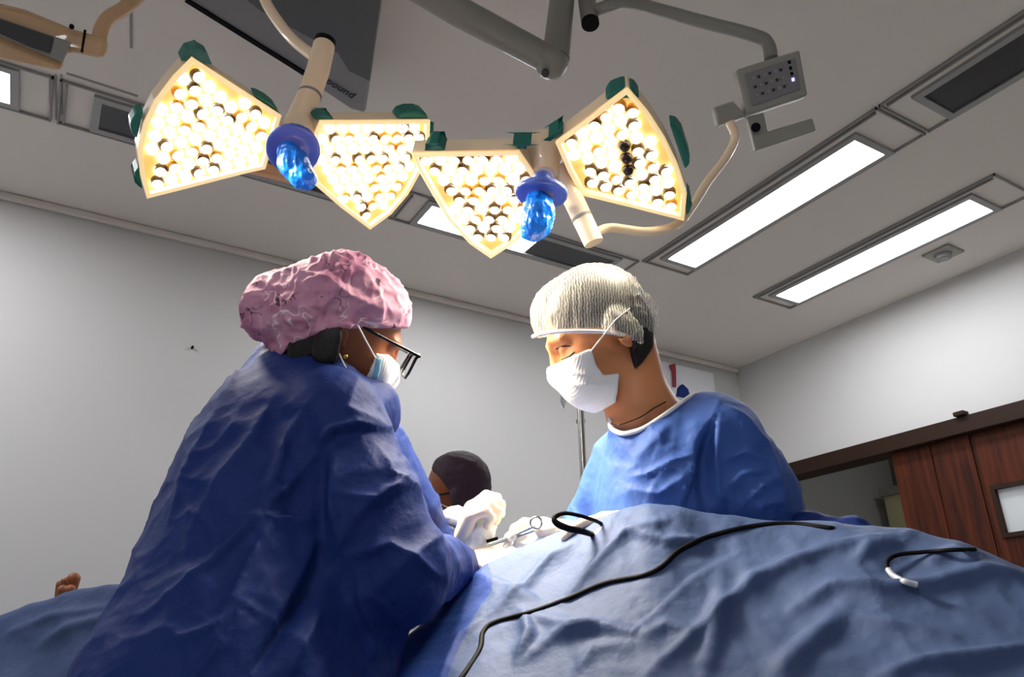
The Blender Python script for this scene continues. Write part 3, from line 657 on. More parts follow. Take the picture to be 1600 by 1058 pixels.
for hf, nm in ((HA1, 'a'), (HA2, 'b')):
    G = Field(); hf(G, .0022); w0 = wrA2 if nm == 'a' else wrA; sculpt('glove', G, w0-.17, w0+.19, .0035, 'glove', pA, None, 1)
# hair at the nape, cap
Fh = baseA(); G = Field(); G.add(lambda P: Fh(P)-.008); G.add(el(L(470, 520, 1.30), (.05, .045, .06)), .02)
G.cut(poly2(hA, [hA.side(*p) for p in ((528, 500), (522, 545), (515, 575), (470, 575), (452, 560), (452, 500))]), .004)
sculpt('hair', G, *bounds([L(400, 590, 1.15), L(600, 440, 1.45)], .02), .004, 'hair', pA, lambda V, N, u, v: .0015*ridged(V*np.array([60, 200, 60]), 2), 1)
G = Field(); G.add(lambda P: Fh(P)-.008); G.add(el(L(568, 494, 1.31), (.066, .072, .07)), .03); G.add(el(L(500, 484, 1.30), (.082, .070, .082)), .03)
G.add(el(L(436, 478, 1.30), (.058, .055, .06)), .022); G.add(el(L(414, 490, 1.3), (.036, .046, .05)), .014); G.add(rc(L(432, 520, 1.29), L(441, 556, 1.27), .022, .007), .014)
G.cut(lambda P: np.maximum(half(L(560, 512, 1.3), [.0, -1, -.10])(P), -9), .002) if False else None
def capcut(P):
    u = 800+FPX*P[:, 0]/P[:, 2]; v = 529-FPX*P[:, 1]/P[:, 2]
    lim = np.interp(u, [380, 420, 440, 452, 470, 505, 530, 560, 640], [560, 560, 556, 540, 533, 518, 513, 512, 512]); return (v-lim)*1.3/FPX
G.cut(capcut, .003)
def capdisp(V, N, u, v):
    a = facing(V, N); d = .0085*ridged(V*np.array([26, 34, 26])+1.7, 3, 2)+.006*crease(V*np.array([22, 26, 22])+4, 5, .14)+.003*crease(V*48, 6, .16)+.004*ridged(V*np.array([60, 22, 40]), 8, 1)
    for pts, w_, h_ in (([(470, 440), (512, 436), (545, 462), (580, 470)], 6, .007), ([(500, 520), (505, 480), (530, 455)], 6, .007), ([(545, 510), (560, 480), (600, 470)], 6, .006), ([(425, 440), (450, 470), (480, 480), (520, 478)], 7, .007), ([(440, 500), (470, 500), (500, 490)], 7, .006), ([(400, 450), (430, 480), (440, 520)], 7, .006), ([(515, 425), (520, 450), (560, 470), (610, 490)], 6, .005), ([(455, 445), (440, 430), (428, 440)], 7, .006)):
        d = d+a*fold(u, v, pts, w_, h_, 'c')
    edge = np.clip((np.interp(u, [380, 440, 452, 505, 560, 640], [560, 556, 540, 518, 512, 512])-v)/18, 0, 1); return d*(.25+.75*edge)
sculpt('cap', G, *bounds([L(370, 580, 1.15), L(650, 395, 1.45)], .01), .003, 'cap', pA, capdisp, 1)
# mask, straps, glasses, earring
mA = [hA.side(*p) for p in ((584, 550), (606, 553), (650, 585), (650, 630), (608, 632), (590, 622), (566, 604), (570, 586))]
Fb = baseA(); sculpt('mask', shell(hA, Fb, .006, mA, [(hA.wrap(el((0, .074, -.066), (.05, .05, .055))), .025)]), *bounds([L(550, 650, 1.2), L(660, 540, 1.45)], .01), .003, 'mask', pA, None, 1)
mfold = [hA.side(*p) for p in ((583, 556), (593, 558), (587, 592), (577, 588))]
sculpt('mask_fold', shell(hA, Fb, .009, mfold, [(hA.wrap(el((0, .074, -.066), (.053, .053, .058))), .025)]), *bounds([L(550, 650, 1.2), L(660, 540, 1.45)], .01), .003, 'maskb', pA, None, 1)
tube('mask_strap', [W(559, 508, 1.205), W(572, 533, 1.222), W(587, 560, 1.235)], .0013, 'white', pA, 8)
tube('mask_strap', [W(528, 549, 1.205), W(537, 568, 1.205), W(547, 588, 1.21), W(568, 600, 1.24)], .0013, 'white', pA, 8)
gl = tube('glasses', [toW(hA.pt(.083, -.005, .014)), toW(hA.pt(.078, .05, .017)), toW(hA.pt(.068, .118, .022))], .0028, 'frameg', pA, 8)
for sx in (1, -1):
    pts = [(a, b-.004, c+.016) for a, b, c in ((.006, .128, .006), (.062, .122, .008), (.066, .118, .0), (.060, .122, -.028), (.046, .126, -.036), (.018, .128, -.034), (.008, .128, -.022), (.006, .128, .006))]
    tube('rim', [toW(hA.pt(sx*a, b, c)) for a, b, c in pts], .0026, 'frameg', gl, 8)
tube('temple', [toW(hA.pt(-.083, -.005, .014)), toW(hA.pt(-.068, .118, .022))], .0028, 'frameg', gl, 8)
tube('earring', [W(540, 556, 1.205), W(541, 559, 1.203)], .0035, 'gold2', pA, 10)
# gown
G = Field()
sp_ = [((452, 606, 1.30), .072), ((440, 690, 1.27), .135), ((428, 800, 1.22), .165), ((405, 930, 1.16), .185), ((372, 1080, 1.08), .205)]
for (a, ra), (b, rb) in zip(sp_[:-1], sp_[1:]): G.add(rc(L(*a), L(*b), ra, rb, 1.12), .03)
bot = down(L(372, 1080, 1.08), .32); G.add(rc(L(372, 1080, 1.08), bot, .205, .24, 1.1), .03)
G.add(rc(L(505, 612, 1.26), L(560, 650, 1.30), .058, .07), .04)
G.add(rc(L(520, 655, 1.20), L(565, 800, 1.14), .085, .090), .03); G.add(rc(L(565, 800, 1.14), L(612, 895, 1.11), .090, .083), .03)
G.add(rc(L(618, 888, 1.12), L(720, 886, 1.39), .078, .040), .025)
G.add(rc(L(545, 650, 1.44), L(636, 800, 1.46), .075, .07), .03); G.add(rc(L(640, 830, 1.46), L(715, 885, 1.46), .06, .038), .02)
G.add(el(L(413, 568, 1.36), (.022, .058, .05), rotz(-28)), .02)
G.add(rc(L(570, 960, 1.15), L(520, 1080, 1.08), .06, .09), .04)
# neck opening
G.add(rc(L(436, 598, 1.31), L(506, 600, 1.24), .036, .038), .03); G.add(rc(L(416, 560, 1.36), L(430, 640, 1.30), .026, .07), .025)
G.add(rc(L(506, 600, 1.24), L(580, 628, 1.27), .036, .036), .03)
G.sub(lambda P: hA.field()(P)-.004, .004)
def gdA(V, N, u, v):
    a = facing(V, N)
    Q = V@np.array([[.86, .5, 0], [-.5, .86, 0], [0, 0, 1]]).T
    d = .010*ridged(Q*np.array([13, 4.2, 9])+2.1, 11, 2)+.0045*ridged(Q*np.array([9, 26, 16])+.4, 21, 2)
    FL = [([(600, 668), (560, 664), (520, 672), (495, 700)], 10, .012, 's'), ([(520, 672), (470, 740), (400, 810), (330, 880), (215, 960)], 12, .014, 'c'),
          ([(505, 600), (450, 680), (420, 760), (395, 800)], 14, .012, 'c'), ([(440, 600), (395, 680), (350, 740), (300, 830)], 13, .010, 'c'),
          ([(650, 755), (600, 765), (560, 800), (520, 870)], 10, .012, 'c'), ([(640, 740), (590, 780), (530, 770)], 9, .010, 'c'), ([(555, 865), (610, 850), (690, 900)], 9, .013, 'c'),
          ([(415, 808), (470, 812), (500, 806)], 8, .012, 's'), ([(425, 810), (390, 880), (350, 960)], 12, .013, 'c'), ([(500, 830), (470, 900), (420, 990), (380, 1058)], 14, .014, 'c'),
          ([(600, 700), (612, 740), (655, 760)], 8, .009, 'c'), ([(560, 590), (540, 640), (600, 660)], 9, .008, 'c'), ([(700, 830), (640, 870), (580, 930)], 11, .010, 'c'),
          ([(520, 690), (512, 780), (540, 860)], 10, .010, 'c'), ([(355, 960), (330, 985), (270, 1000)], 9, .012, 'c'), ([(340, 640), (300, 720), (250, 840)], 12, .008, 'c'), ([(560, 900), (570, 960), (590, 1040)], 12, .012, 'c'),
          ([(500, 960), (470, 1010), (450, 1058)], 14, .012, 'c'), ([(420, 900), (350, 1000), (300, 1058)], 15, .012, 'c')]
    d = d+.0045*crease(Q*np.array([11, 7, 9]), 77)+.003*crease(Q*np.array([20, 13, 16])+3, 78)
    for pts, w_, h_, k_ in FL: d = d+a*fold(u, v, pts, w_*.85, h_*1.15, k_)
    d = d-a*fold(u, v, [(498, 870), (480, 920), (425, 1000), (390, 1058)], 16, .022, 'r')-a*fold(u, v, [(505, 700), (500, 800), (500, 880)], 12, .014, 'r')
    nk = np.clip(np.hypot(u-480, v-560)/60-.6, 0, 1); return (d-.004)*nk
sculpt('gown', G, [-.62, -1.15, .4], [.1, .02, 1.75], .0052, 'gownA', pA, gdA, 2)
G = Field(); G.add(rc(L(712, 900, 1.44), L(718, 872, 1.455), .037, .036)); G.cut(half(L(718, 862, 1.46), [.1, 1, 0]), .003)
sculpt('cuff', G, *bounds([L(712, 890, 1.45)], .08), .004, 'white', pA, None, 1)

#--- person B : right surgeon facing left
hB = Head(L(930, 517, 1.5), [-.83, -.52, -.16], [-.52, .84, .08], 1.0)
def baseB(F=None):
    F = hB.field(F); F.add(rc(hB.pt(0, -.04, -.06), L(1000, 640, 1.47), .052, .060), .025); F.add(rc(L(1000, 640, 1.47), L(1050, 668, 1.48), .058, .048), .03); return F
pB = thing('person', 'surgeon on the right in blue gown, white net cap and white mask', 'person', (*W(1080, 900, 1.42)[:2], 0))
F = baseB(); hipB = L(1080, 950, 1.46); F.add(rc(L(1040, 740, 1.47), hipB, .07, .11, 1.2), .03)
for sx in (-.08, .08):
    q = hipB+np.array([0, 0, sx]); F.add(rc(q, down(q, .5), .075, .055), .03); F.add(rc(down(q, .5), down(q, .08), .055, .04), .02); k_ = down(q, .05); F.add(rc(k_, k_+np.array([-.14, -.01, .03]), .045, .035), .02)
wB1 = L(1008, 812, 1.34); wB2 = L(905, 850, 1.46)
F.add(rc(L(1140, 710, 1.42), L(1180, 870, 1.42), .036, .036), .015); F.add(rc(L(1180, 870, 1.42), wB1, .042, .026), .01)
F.add(rc(L(965, 740, 1.55), L(925, 840, 1.56), .03, .032), .015); F.add(rc(L(925, 840, 1.56), wB2, .04, .026), .01)
HB1 = lambda F, i=0: hand(F, wB1, [-1, -.10, .04], [-.1, -.8, -.5], .28, .86, -1, infl=i)
HB2 = lambda F, i=0: hand(F, wB2+np.array([0, .008, 0]), [-.85, .22, -.1], [-.3, -.6, -.7], .5, .92, -1, infl=i)
HB1(F); HB2(F)
sculpt('body', F, [-.02, -1.5, .75], [.62, .16, 1.85], .0045, 'skinB', pB, None, 1)
for hf, w0 in ((HB1, wB1), (HB2, wB2)):
    G = Field(); hf(G, .0022); sculpt('glove', G, w0-.2, w0+.1, .0035, 'glove', pB, None, 1)
# hair under the net
Fb0 = hB.field()
Fh = baseB(); G = Field(); G.add(lambda P: Fh(P)-.007); G.add(el(L(1000, 500, 1.5), (.026, .04, .04)), .01)
hp = [hB.side(*p) for p in ((880, 440), (862, 490), (868, 512), (925, 514), (955, 516), (980, 530), (984, 552), (990, 578), (1002, 568), (1024, 540), (1030, 500), (990, 420), (920, 405))]
G.cut(poly2(hB, hp), .004); sculpt('hair', G, *bounds([L(840, 600, 1.36), L(1040, 415, 1.62)], .02), .004, 'hair', pB, None, 1)
G = Field(); G.add(lambda P: Fb0(P)-.013); G.add(el(L(872, 494, 1.5), (.050, .058, .06), rotz(20)), .03); G.add(el(L(1000, 497, 1.5), (.034, .050, .045)), .010); G.add(el(L(992, 474, 1.5), (.022, .022, .035)), .008)
def capcutB(P):
    u = 800+FPX*P[:, 0]/P[:, 2]; v = 529-FPX*P[:, 1]/P[:, 2]
    lim = np.interp(u, [820, 835, 860, 900, 950, 985, 1005, 1030], [530, 529, 524, 521, 523, 528, 538, 545]); return (v-lim)*1.5/FPX
G.cut(capcutB, .003)
def cdB(V, N, u, v):
    k = np.clip((u-975)/20, 0, 1); return .0016*ridged(V*np.array([90, 14, 40]), 4, 1)+k*(.007*ridged(V*np.array([55, 55, 55]), 6, 2))
sculpt('net_cap', G, *bounds([L(815, 560, 1.36), L(1045, 405, 1.64)], .01), .003, 'net', pB, cdB, 1)
bp = [(833, 526, 1.485), (842, 522, 1.44), (865, 519, 1.415), (900, 517.5, 1.402), (950, 519, 1.402), (980, 524, 1.418)]
band = catmull([W(*p) for p in bp], 6); bm = bmesh.new(); tube_bm(bm, band, .0038, 8); obj('cap_band', bm, 'white', pB, True)
mB = [hB.side(*p) for p in ((856, 571), (921, 546), (929, 570), (941, 587), (966, 584), (962, 629), (930, 650), (880, 640), (840, 600))]
Fb = baseB(); sculpt('mask', shell(hB, Fb, .007, mB, [(hB.wrap(el((0, .066, -.068), (.052, .056, .060))), .03), (rc(L(915, 600, 1.45), L(950, 604, 1.45), .034, .024), .03)]), *bounds([L(835, 660, 1.36), L(985, 535, 1.64)], .01), .003, 'mask', pB, lambda V, N, u, v: facing(V, N)*(fold(u, v, [(866, 585), (900, 583), (935, 590)], 3, .003, 'c')+fold(u, v, [(872, 600), (905, 602), (955, 600)], 3, .003, 'c')), 1)
tube('mask_strap', [W(923, 549, 1.412), W(942, 525, 1.394), W(962, 500, 1.392), W(984, 482, 1.42)], .0014, 'white', pB, 8)
def face_dot(name, x0, y0, z0, x1, y1, z1, r, m_, par, n=5):
    pass
# brow and lashes lie on the skin
def on_skin(Ff, u_, v_, d0, d1, off=.0):
    t = np.linspace(d0, d1, 400); P = np.stack([L(u_, v_, a) for a in t]); d = Ff(P); i = np.argmax(d < off); return toW(P[i])
tube('eyebrow', catmull([on_skin(Fb, *p, 1.36, 1.6) for p in ((868, 546), (880, 541), (893, 541))], 4), [.0008, .0022, .0008], 'hair', pB, 8)
tube('eyelashes', catmull([on_skin(Fb, *p, 1.36, 1.6) for p in ((877, 562), (887, 559), (898, 550))], 4), [.001, .0028, .0016], 'hair', pB, 8)
tube('necklace', catmull([W(955, 662, 1.43), W(968, 664, 1.405), W(1000, 652, 1.398), W(1025, 636, 1.405), W(1040, 628, 1.42)], 6), .0012, 'dark', pB, 8)
G = Field()
sp_ = [((1030, 700, 1.46), .095), ((1040, 765, 1.465), .132), ((1060, 870, 1.465), .15), ((1080, 1000, 1.46), .16)]
for (a, ra), (b, rb) in zip(sp_[:-1], sp_[1:]): G.add(rc(L(*a), L(*b), ra, rb, 1.15), .03)
G.add(rc(L(1080, 1000, 1.46), down(L(1080, 1000, 1.46), .32), .16, .19, 1.1), .03)
G.add(rc(L(1000, 690, 1.45), L(1105, 665, 1.46), .052, .062), .03)
G.add(rc(L(1122, 690, 1.42), L(1165, 780, 1.41), .087, .095), .03); G.add(rc(L(1165, 780, 1.41), L(1185, 870, 1.42), .095, .090), .03); G.add(rc(L(1185, 880, 1.42), L(1035, 850, 1.385), .06, .036), .02)
G.add(rc(L(965, 715, 1.52), L(912, 830, 1.57), .05, .046), .03); G.add(rc(L(912, 830, 1.57), L(890, 850, 1.5), .045, .034), .02)
def neckcut(P):
    u = 800+FPX*P[:, 0]/P[:, 2]; v = 529-FPX*P[:, 1]/P[:, 2]
    lim = np.interp(u, [940, 955, 975, 1000, 1040, 1085, 1110], [655, 668, 674, 667, 645, 612, 590]); lim = lim-np.clip(P[:, 2]-1.47, 0, .2)*260; return (lim-v)*1.45/FPX
G.cut(neckcut, .004)
def gdB(V, N, u, v):
    a = facing(V, N); Q = V@np.array([[.9, -.43, 0], [.43, .9, 0], [0, 0, 1]]).T
    d = .007*ridged(Q*np.array([14, 5, 9])+5.1, 31, 2)+.0035*ridged(Q*np.array([10, 28, 16]), 41, 2)
    FL = [([(1120, 640), (1095, 680), (1082, 740), (1062, 800)], 9, .014, 's'), ([(1125, 645), (1118, 700), (1120, 770), (1135, 805)], 9, .012, 'c'),
          ([(985, 745), (1010, 742), (1050, 722), (1080, 712)], 6, .009, 'c'), ([(985, 765), (1030, 772), (1070, 745)], 6, .009, 'c'), ([(1130, 720), (1165, 705), (1200, 725)], 7, .009, 'c'),
          ([(1125, 770), (1160, 740), (1205, 735)], 7, .010, 'c'), ([(1150, 800), (1190, 760), (1225, 740)], 8, .010, 'c'), ([(1170, 660), (1200, 700), (1230, 790)], 9, .009, 'c'),
          ([(1055, 650), (1020, 690), (990, 720)], 12, .006, 'r'), ([(1110, 625), (1160, 650), (1190, 690)], 8, .006, 'c'), ([(1195, 805), (1185, 790), (1230, 780)], 6, .009, 'c')]
    d = d+.0045*crease(Q*np.array([11, 7, 9]), 77)+.003*crease(Q*np.array([20, 13, 16])+3, 78)
    for pts, w_, h_, k_ in FL: d = d+a*fold(u, v, pts, w_*.85, h_*1.15, k_)
    d = d-a*fold(u, v, [(1110, 655), (1100, 720), (1105, 800)], 12, .022, 'r')
    nk = np.clip((np.interp(u, [940, 975, 1040, 1110], [668, 674, 645, 600])-v)/-12, 0, 1); return (d-.003)*nk
sculpt('gown', G, [.0, -1.2, .8], [.66, -.05, 1.8], .0052, 'gownB', pB, gdB, 2)
cl = [(953, 655, 1.45), (955, 669, 1.425), (970, 677, 1.40), (985, 676, 1.39), (1008, 668, 1.385), (1040, 647, 1.39), (1065, 629, 1.41), (1085, 615, 1.44)]
tube('collar_trim', catmull([W(*p) for p in cl], 5), .0045, 'white', pB, 8)

#--- person C : assistant further back
hC = Head(L(712, 768, 2.5), [-.96, -.20, .14], [-.2, .95, .1])
pC = thing('person', 'assistant in the background with dark cap and glasses, mostly hidden behind the left surgeon', 'person', (*W(720, 900, 2.4)[:2], 0))
F = hC.field(); F.add(rc(hC.pt(0, -.035, -.05), L(722, 850, 2.46), .052, .06), .03); q0 = L(715, 900, 2.45); q1 = down(q0, .85)
F.add(rc(q0, q1, .12, .13, 1.1), .05)
for sx in (-.08, .08):
    q = q1+np.array([0, 0, sx]); F.add(rc(q, down(q, .08), .07, .045), .03); k_ = down(q, .05); F.add(rc(k_, k_+np.array([-.12, 0, 0]), .045, .035), .02)
for sx in (-.2, .2): F.add(rc(q0+np.array([.0, .04, sx]), q0+np.array([-.08, -.28, sx*.9]), .045, .035), .03)
sculpt('body', F, [-.5, -2.1, 1.5], [.2, -.25, 2.75], .0075, 'skinA', pC, None, 1)
G = Field(); Fc = hC.field(); G.add(lambda P: Fc(P)-.013); G.add(el(L(727, 775, 2.5), (.07, .10, .075)), .03)
G.cut(poly2(hC, [hC.side(*p) for p in ((676, 700), (672, 733), (690, 746), (706, 766), (712, 786), (716, 800), (735, 812), (752, 812), (785, 780), (780, 700))]), .004)
sculpt('cap', G, *bounds([L(650, 830, 2.35), L(775, 700, 2.65)], .02), .005, 'capC', pC, lambda V, N, u, v: .004*ridged(V*30, 7), 1)
gc = tube('glasses', [toW(hC.pt(.082, -.005, .005)), toW(hC.pt(.072, .115, .005))], .003, 'frameg', pC, 8)
for sx in (1, -1): tube('rim', [toW(hC.pt(sx*a, b, c)) for a, b, c in ((.006, .122, .006), (.062, .116, .006), (.06, .118, -.028), (.01, .122, -.03), (.006, .122, .006))], .0026, 'frameg', gc, 8)
mC = [(.10, -.02), (.135, -.03), (.13, -.13), (.04, -.14), (.02, -.09), (.05, -.045)]
sculpt('mask', shell(hC, Fc, .007, mC, [(hC.wrap(el((0, .074, -.066), (.048, .045, .052))), .012)]), *bounds([L(630, 850, 2.3), L(730, 740, 2.7)], .01), .006, 'mask', pC, None, 1)
tube('mask_strap', [W(668, 775, 2.41), W(684, 786, 2.405), W(700, 793, 2.41)], .002, 'white', pC, 6)
G = Field(); G.add(rc(L(718, 866, 2.46), L(716, 930, 2.44), .10, .16, 1.15), .04); G.add(rc(L(716, 930, 2.44), down(L(716, 930, 2.44), .4), .17, .2, 1.1), .04)
G.add(rc(L(722, 822, 2.47), L(722, 850, 2.46), .062, .09), .03)
sculpt('gown', G, [-.5, -1.6, 1.6], [.2, -.5, 2.85], .008, 'white', pC, lambda V, N, u, v: .01*ridged(V*12, 7), 1)
#@@DRAPES
# ================================================================== TABLE, DRAPES, PATIENT
def patch(name, rows, m, folds, nz, parent=None, sub=(260, 150), base=0.012):
    """cloth sheet through a control net of (pixel x, pixel y, distance); thickened"""
    G_ = np.array([[L(*p) for p in r] for r in rows]); nr, ncol = G_.shape[:2]
    def cr(A, t):      # Catmull-Rom along axis 0
        n = len(A)-1; x = np.clip(t*n, 0, n-1e-6); i = x.astype(int); f = (x-i).reshape((-1,)+(1,)*(A.ndim-1))
        E = np.concatenate([[2*A[0]-A[1]], A, [2*A[-1]-A[-2]]]); a, b, c, d = E[i], E[i+1], E[i+2], E[i+3]
        return .5*(2*b+(c-a)*f+(2*a-5*b+4*c-d)*f*f+(3*b-a-3*c+d)*f**3)
    T = cr(G_, np.linspace(0, 1, sub[1])); T = cr(T.transpose(1, 0, 2), np.linspace(0, 1, sub[0])).transpose(1, 0, 2)
    V = T.reshape(-1, 3); w_, h_ = sub; ii = np.arange(w_*h_).reshape(h_, w_)
    Fq = np.stack([ii[:-1, :-1], ii[1:, :-1], ii[1:, 1:], ii[:-1, 1:]], -1).reshape(-1, 4)
    N = vnormals(V, Fq)
    if (N*V).sum() > 0: Fq = Fq[:, ::-1]; N = -N
    u = 800+FPX*V[:, 0]/V[:, 2]; v = 529-FPX*V[:, 1]/V[:, 2]; d = nz(V)
    for pts, ww, hh, kk in folds: d = d+fold(u, v, pts, ww*.9, hh*1.35, kk)
    V = smooth_mesh(V+N*d[:, None], Fq, 3); o = obj(name, pymesh(name, toW(V), Fq), m, parent, True)
    md = o.modifiers.new('thick', 'SOLIDIFY'); md.thickness = .003; md.offset = -1; return o, V, Fq
cols = [(560, 1075, 1.12), (630, 1003, 1.20), (700, 942, 1.27), (757, 893, 1.31), (850, 843, 1.33), (930, 818, 1.30), (985, 799, 1.28), (1030, 794, 1.26), (1130, 809, 1.24), (1290, 823, 1.18), (1440, 839, 1.12), (1600, 892, 1.04), (1780, 960, .98)]
def row(dy, dd, sx=0.0): return [(x+sx*(x-900), y+dy*(1 if y < 1000 else .6), d+dd) for x, y, d in cols]
def rowb(t, y1, d1):
    out = []
    for x, y, d in cols:
        yy = y+(y1-y)*t; out.append((x+(x-1000)*.12*t, yy, d+(d1-d)*t-.035*math.sin(math.pi*t)))
    return out
rows = [row(330, .22), row(120, .20), row(28, .12), row(3, .04), row(0, 0)]+[rowb(t, 1330, .72) for t in (.12, .28, .45, .62, .8, 1.0)]
DF = [([(1010, 1058), (1080, 1000), (1180, 905), (1290, 860), (1420, 838)], 10, .012, 'c'), ([(880, 945), (930, 890), (980, 835), (1040, 815)], 9, .012, 'c'), ([(980, 830), (1040, 850), (1110, 845)], 8, .010, 'c'),
      ([(770, 965), (820, 920), (860, 870), (900, 850)], 9, .010, 'c'), ([(820, 965), (830, 1000), (808, 1035)], 8, .018, 'c'), ([(820, 1035), (870, 1000), (940, 985), (1010, 995)], 10, .014, 'c'),
      ([(820, 962), (890, 985), (950, 990)], 9, .010, 'c'), ([(1240, 950), (1300, 918), (1380, 925), (1450, 918), (1540, 895), (1600, 900)], 11, .018, 'c'), ([(1320, 965), (1420, 985), (1520, 1010)], 12, .010, 'c'),
      ([(1370, 1058), (1440, 1045), (1540, 1030), (1620, 1010)], 10, .014, 'c'), ([(1320, 960), (1270, 1000), (1210, 1058)], 18, .012, 'r'), ([(1340, 880), (1360, 858), (1410, 850)], 10, .012, 'c'), ([(1440, 880), (1490, 868), (1530, 885)], 10, .012, 'c'),
      ([(1010, 1000), (1040, 980), (1090, 1000)], 10, .009, 'c'), ([(755, 900), (800, 920), (850, 945)], 8, .008, 's'), ([(690, 1058), (720, 1000), (755, 970)], 9, .010, 'c'), ([(900, 1058), (930, 1020), (1000, 1010)], 12, .010, 'c'), ([(1130, 900), (1120, 980), (1100, 1058)], 16, .008, 'r'),
      ([(985, 1005), (1000, 980), (1080, 905), (1180, 850)], 3.0, .0035, 's')]
dp, DV, DQ = patch('surgical_drape', rows, 'drape', DF, lambda V: .003*crease(V*np.array([7, 6, 7])+2, 55)+.009*ridged(V*np.array([6, 5, 6])+.7, 51, 2)+.004*ridged(V*np.array([16, 16, 16]), 61, 2)-.004, sub=(420, 280))
dp.data.materials.append(M['drapeb'])
uu = 800+FPX*DV[:, 0]/DV[:, 2]; vv = 529-FPX*DV[:, 1]/DV[:, 2]
cu = uu[DQ].mean(1); cv = vv[DQ].mean(1)
edge = np.interp(cv, [880, 905, 925, 960, 1020, 1060, 1300], [762, 770, 770, 745, 715, 700, 560])
for i in np.nonzero((cu < edge) & (cv > 880))[0]: dp.data.polygons[int(i)].material_index = 1
tag(dp, 'large grey-blue surgical drape over the patient in the right foreground', 'surgical drape')
BV = BVHTree.FromPolygons([tuple(p) for p in toW(DV).tolist()], [tuple(int(a) for a in f) for f in DQ])
def on_drape(x, y, off=.004):
    r = nrm(W(x, y, 1)-CO); h = BV.ray_cast(Vector(CO), Vector(r)); 
    if h[0] is None: return None
    return np.array(h[0])-r*off
def cord(pts, r, off=None):
    Q = []
    for i in range(len(pts)-1):
        for t in np.linspace(0, 1, 6)[:-1]: Q.append((pts[i][0]+(pts[i+1][0]-pts[i][0])*t, pts[i][1]+(pts[i+1][1]-pts[i][1])*t))
    Q.append(pts[-1]); out = [on_drape(*q, r*1.2 if off is None else off) for q in Q]; return [o for o in out if o is not None]
def smooth_pts(P, it=3):
    P = [np.array(p) for p in P]
    for _ in range(it): P = [P[0]]+[.25*P[i-1]+.5*P[i]+.25*P[i+1] for i in range(1, len(P)-1)]+[P[-1]]
    return P
pxc = [tuple(p) for p in catmull([(1300, 826), (1240, 819), (1180, 822), (1110, 838), (1062, 860), (1035, 885), (1005, 900), (945, 912), (890, 935), (830, 957), (775, 972), (755, 988), (750, 1015), (728, 1050), (700, 1085)], 5)]
tag(tube('cautery_cord', [W(1345, 826, 1.30), W(1322, 822, 1.24)]+smooth_pts(cord(pxc, .0042), 6), .0042, 'black'), 'long thin black cord snaking down the grey-blue drape', 'cord')
pxc = [tuple(p) for p in catmull([(1640, 872), (1560, 860), (1500, 859), (1440, 863), (1400, 868), (1386, 880), (1393, 897), (1412, 908), (1432, 914)], 5)]
tp = smooth_pts(cord(pxc, .0042, .015), 6); k_ = int(len(tp)*.62)
su = thing('suction_tube', 'thin black tube with bent grey tip lying on the right part of the drape', 'tube', tp[0]); tube('hose', tp[:k_+1], .0030, 'black', su); tube('tip', tp[k_:], .0042, 'tubeg', su); tube('tip_end', [tp[-1], tp[-1]+(tp[-1]-tp[-3])*.4], .0055, 'steel', su)
lp = catmull([(950, 824, 1.31), (928, 813, 1.27), (902, 805, 1.25), (882, 802, 1.245), (868, 807, 1.245), (868, 816, 1.24), (885, 825, 1.24), (912, 831, 1.255), (932, 838, 1.29)], 6)
tag(tube('cable_loop', [W(*p) for p in lp], [.003, .0032, .0032, .0045, .0055, .0055, .004], 'black'), 'black cable loop standing beside the right surgeon hand', 'cable')
# leg end of the draped patient, behind the left surgeon
lc = [(-260, 1000, 2.25), (-80, 985, 2.2), (0, 966, 2.15), (60, 944, 2.12), (140, 921, 2.06), (200, 917, 2.0), (320, 925, 1.9), (460, 920, 1.8), (600, 915, 1.7), (700, 905, 1.62), (760, 900, 1.56)]
rl = [[(x, y+400, d+.3) for x, y, d in lc], [(x, y+60, d+.2) for x, y, d in lc], [(x, y+6, d+.06) for x, y, d in lc], [(x, y, d) for x, y, d in lc]]
rl += [[(x, y+(1400-y)*t, d-(d-1.35)*t*.75-.05*math.sin(math.pi*t)) for x, y, d in lc] for t in (.08, .2, .4, .7, 1.0)]
LF = [([(60, 1010), (120, 980), (190, 960)], 9, .018, 'c'), ([(0, 1000), (80, 965), (200, 945)], 10, .014, 'c'), ([(100, 1058), (140, 1020), (190, 1000)], 10, .014, 'c')]
ld, LV, LQ = patch('surgical_drape', rl, 'drape', LF, lambda V: .014*ridged(V*np.array([5, 6, 5]), 71, 2)-.004, sub=(220, 130))
tag(ld, 'darker blue drape over the patient legs behind the left surgeon', 'surgical drape')
# white lit cloth at the table edge
wt, WV, WQ = patch('white_towel', [[(575, 955, 1.34), (600, 955, 1.34), (640, 950, 1.34), (680, 930, 1.36)], [(575, 1000, 1.30), (600, 1000, 1.30), (640, 992, 1.30), (680, 970, 1.33)], [(570, 1060, 1.26), (595, 1060, 1.26), (640, 1060, 1.26), (680, 1060, 1.28)], [(560, 1200, 1.2), (590, 1200, 1.2), (640, 1200, 1.2), (680, 1200, 1.2)]], 'white', [], lambda V: .004*ridged(V*20, 3), sub=(40, 60))
tag(wt, 'white towel hanging at the table edge in front of the left surgeon sleeve', 'towel')
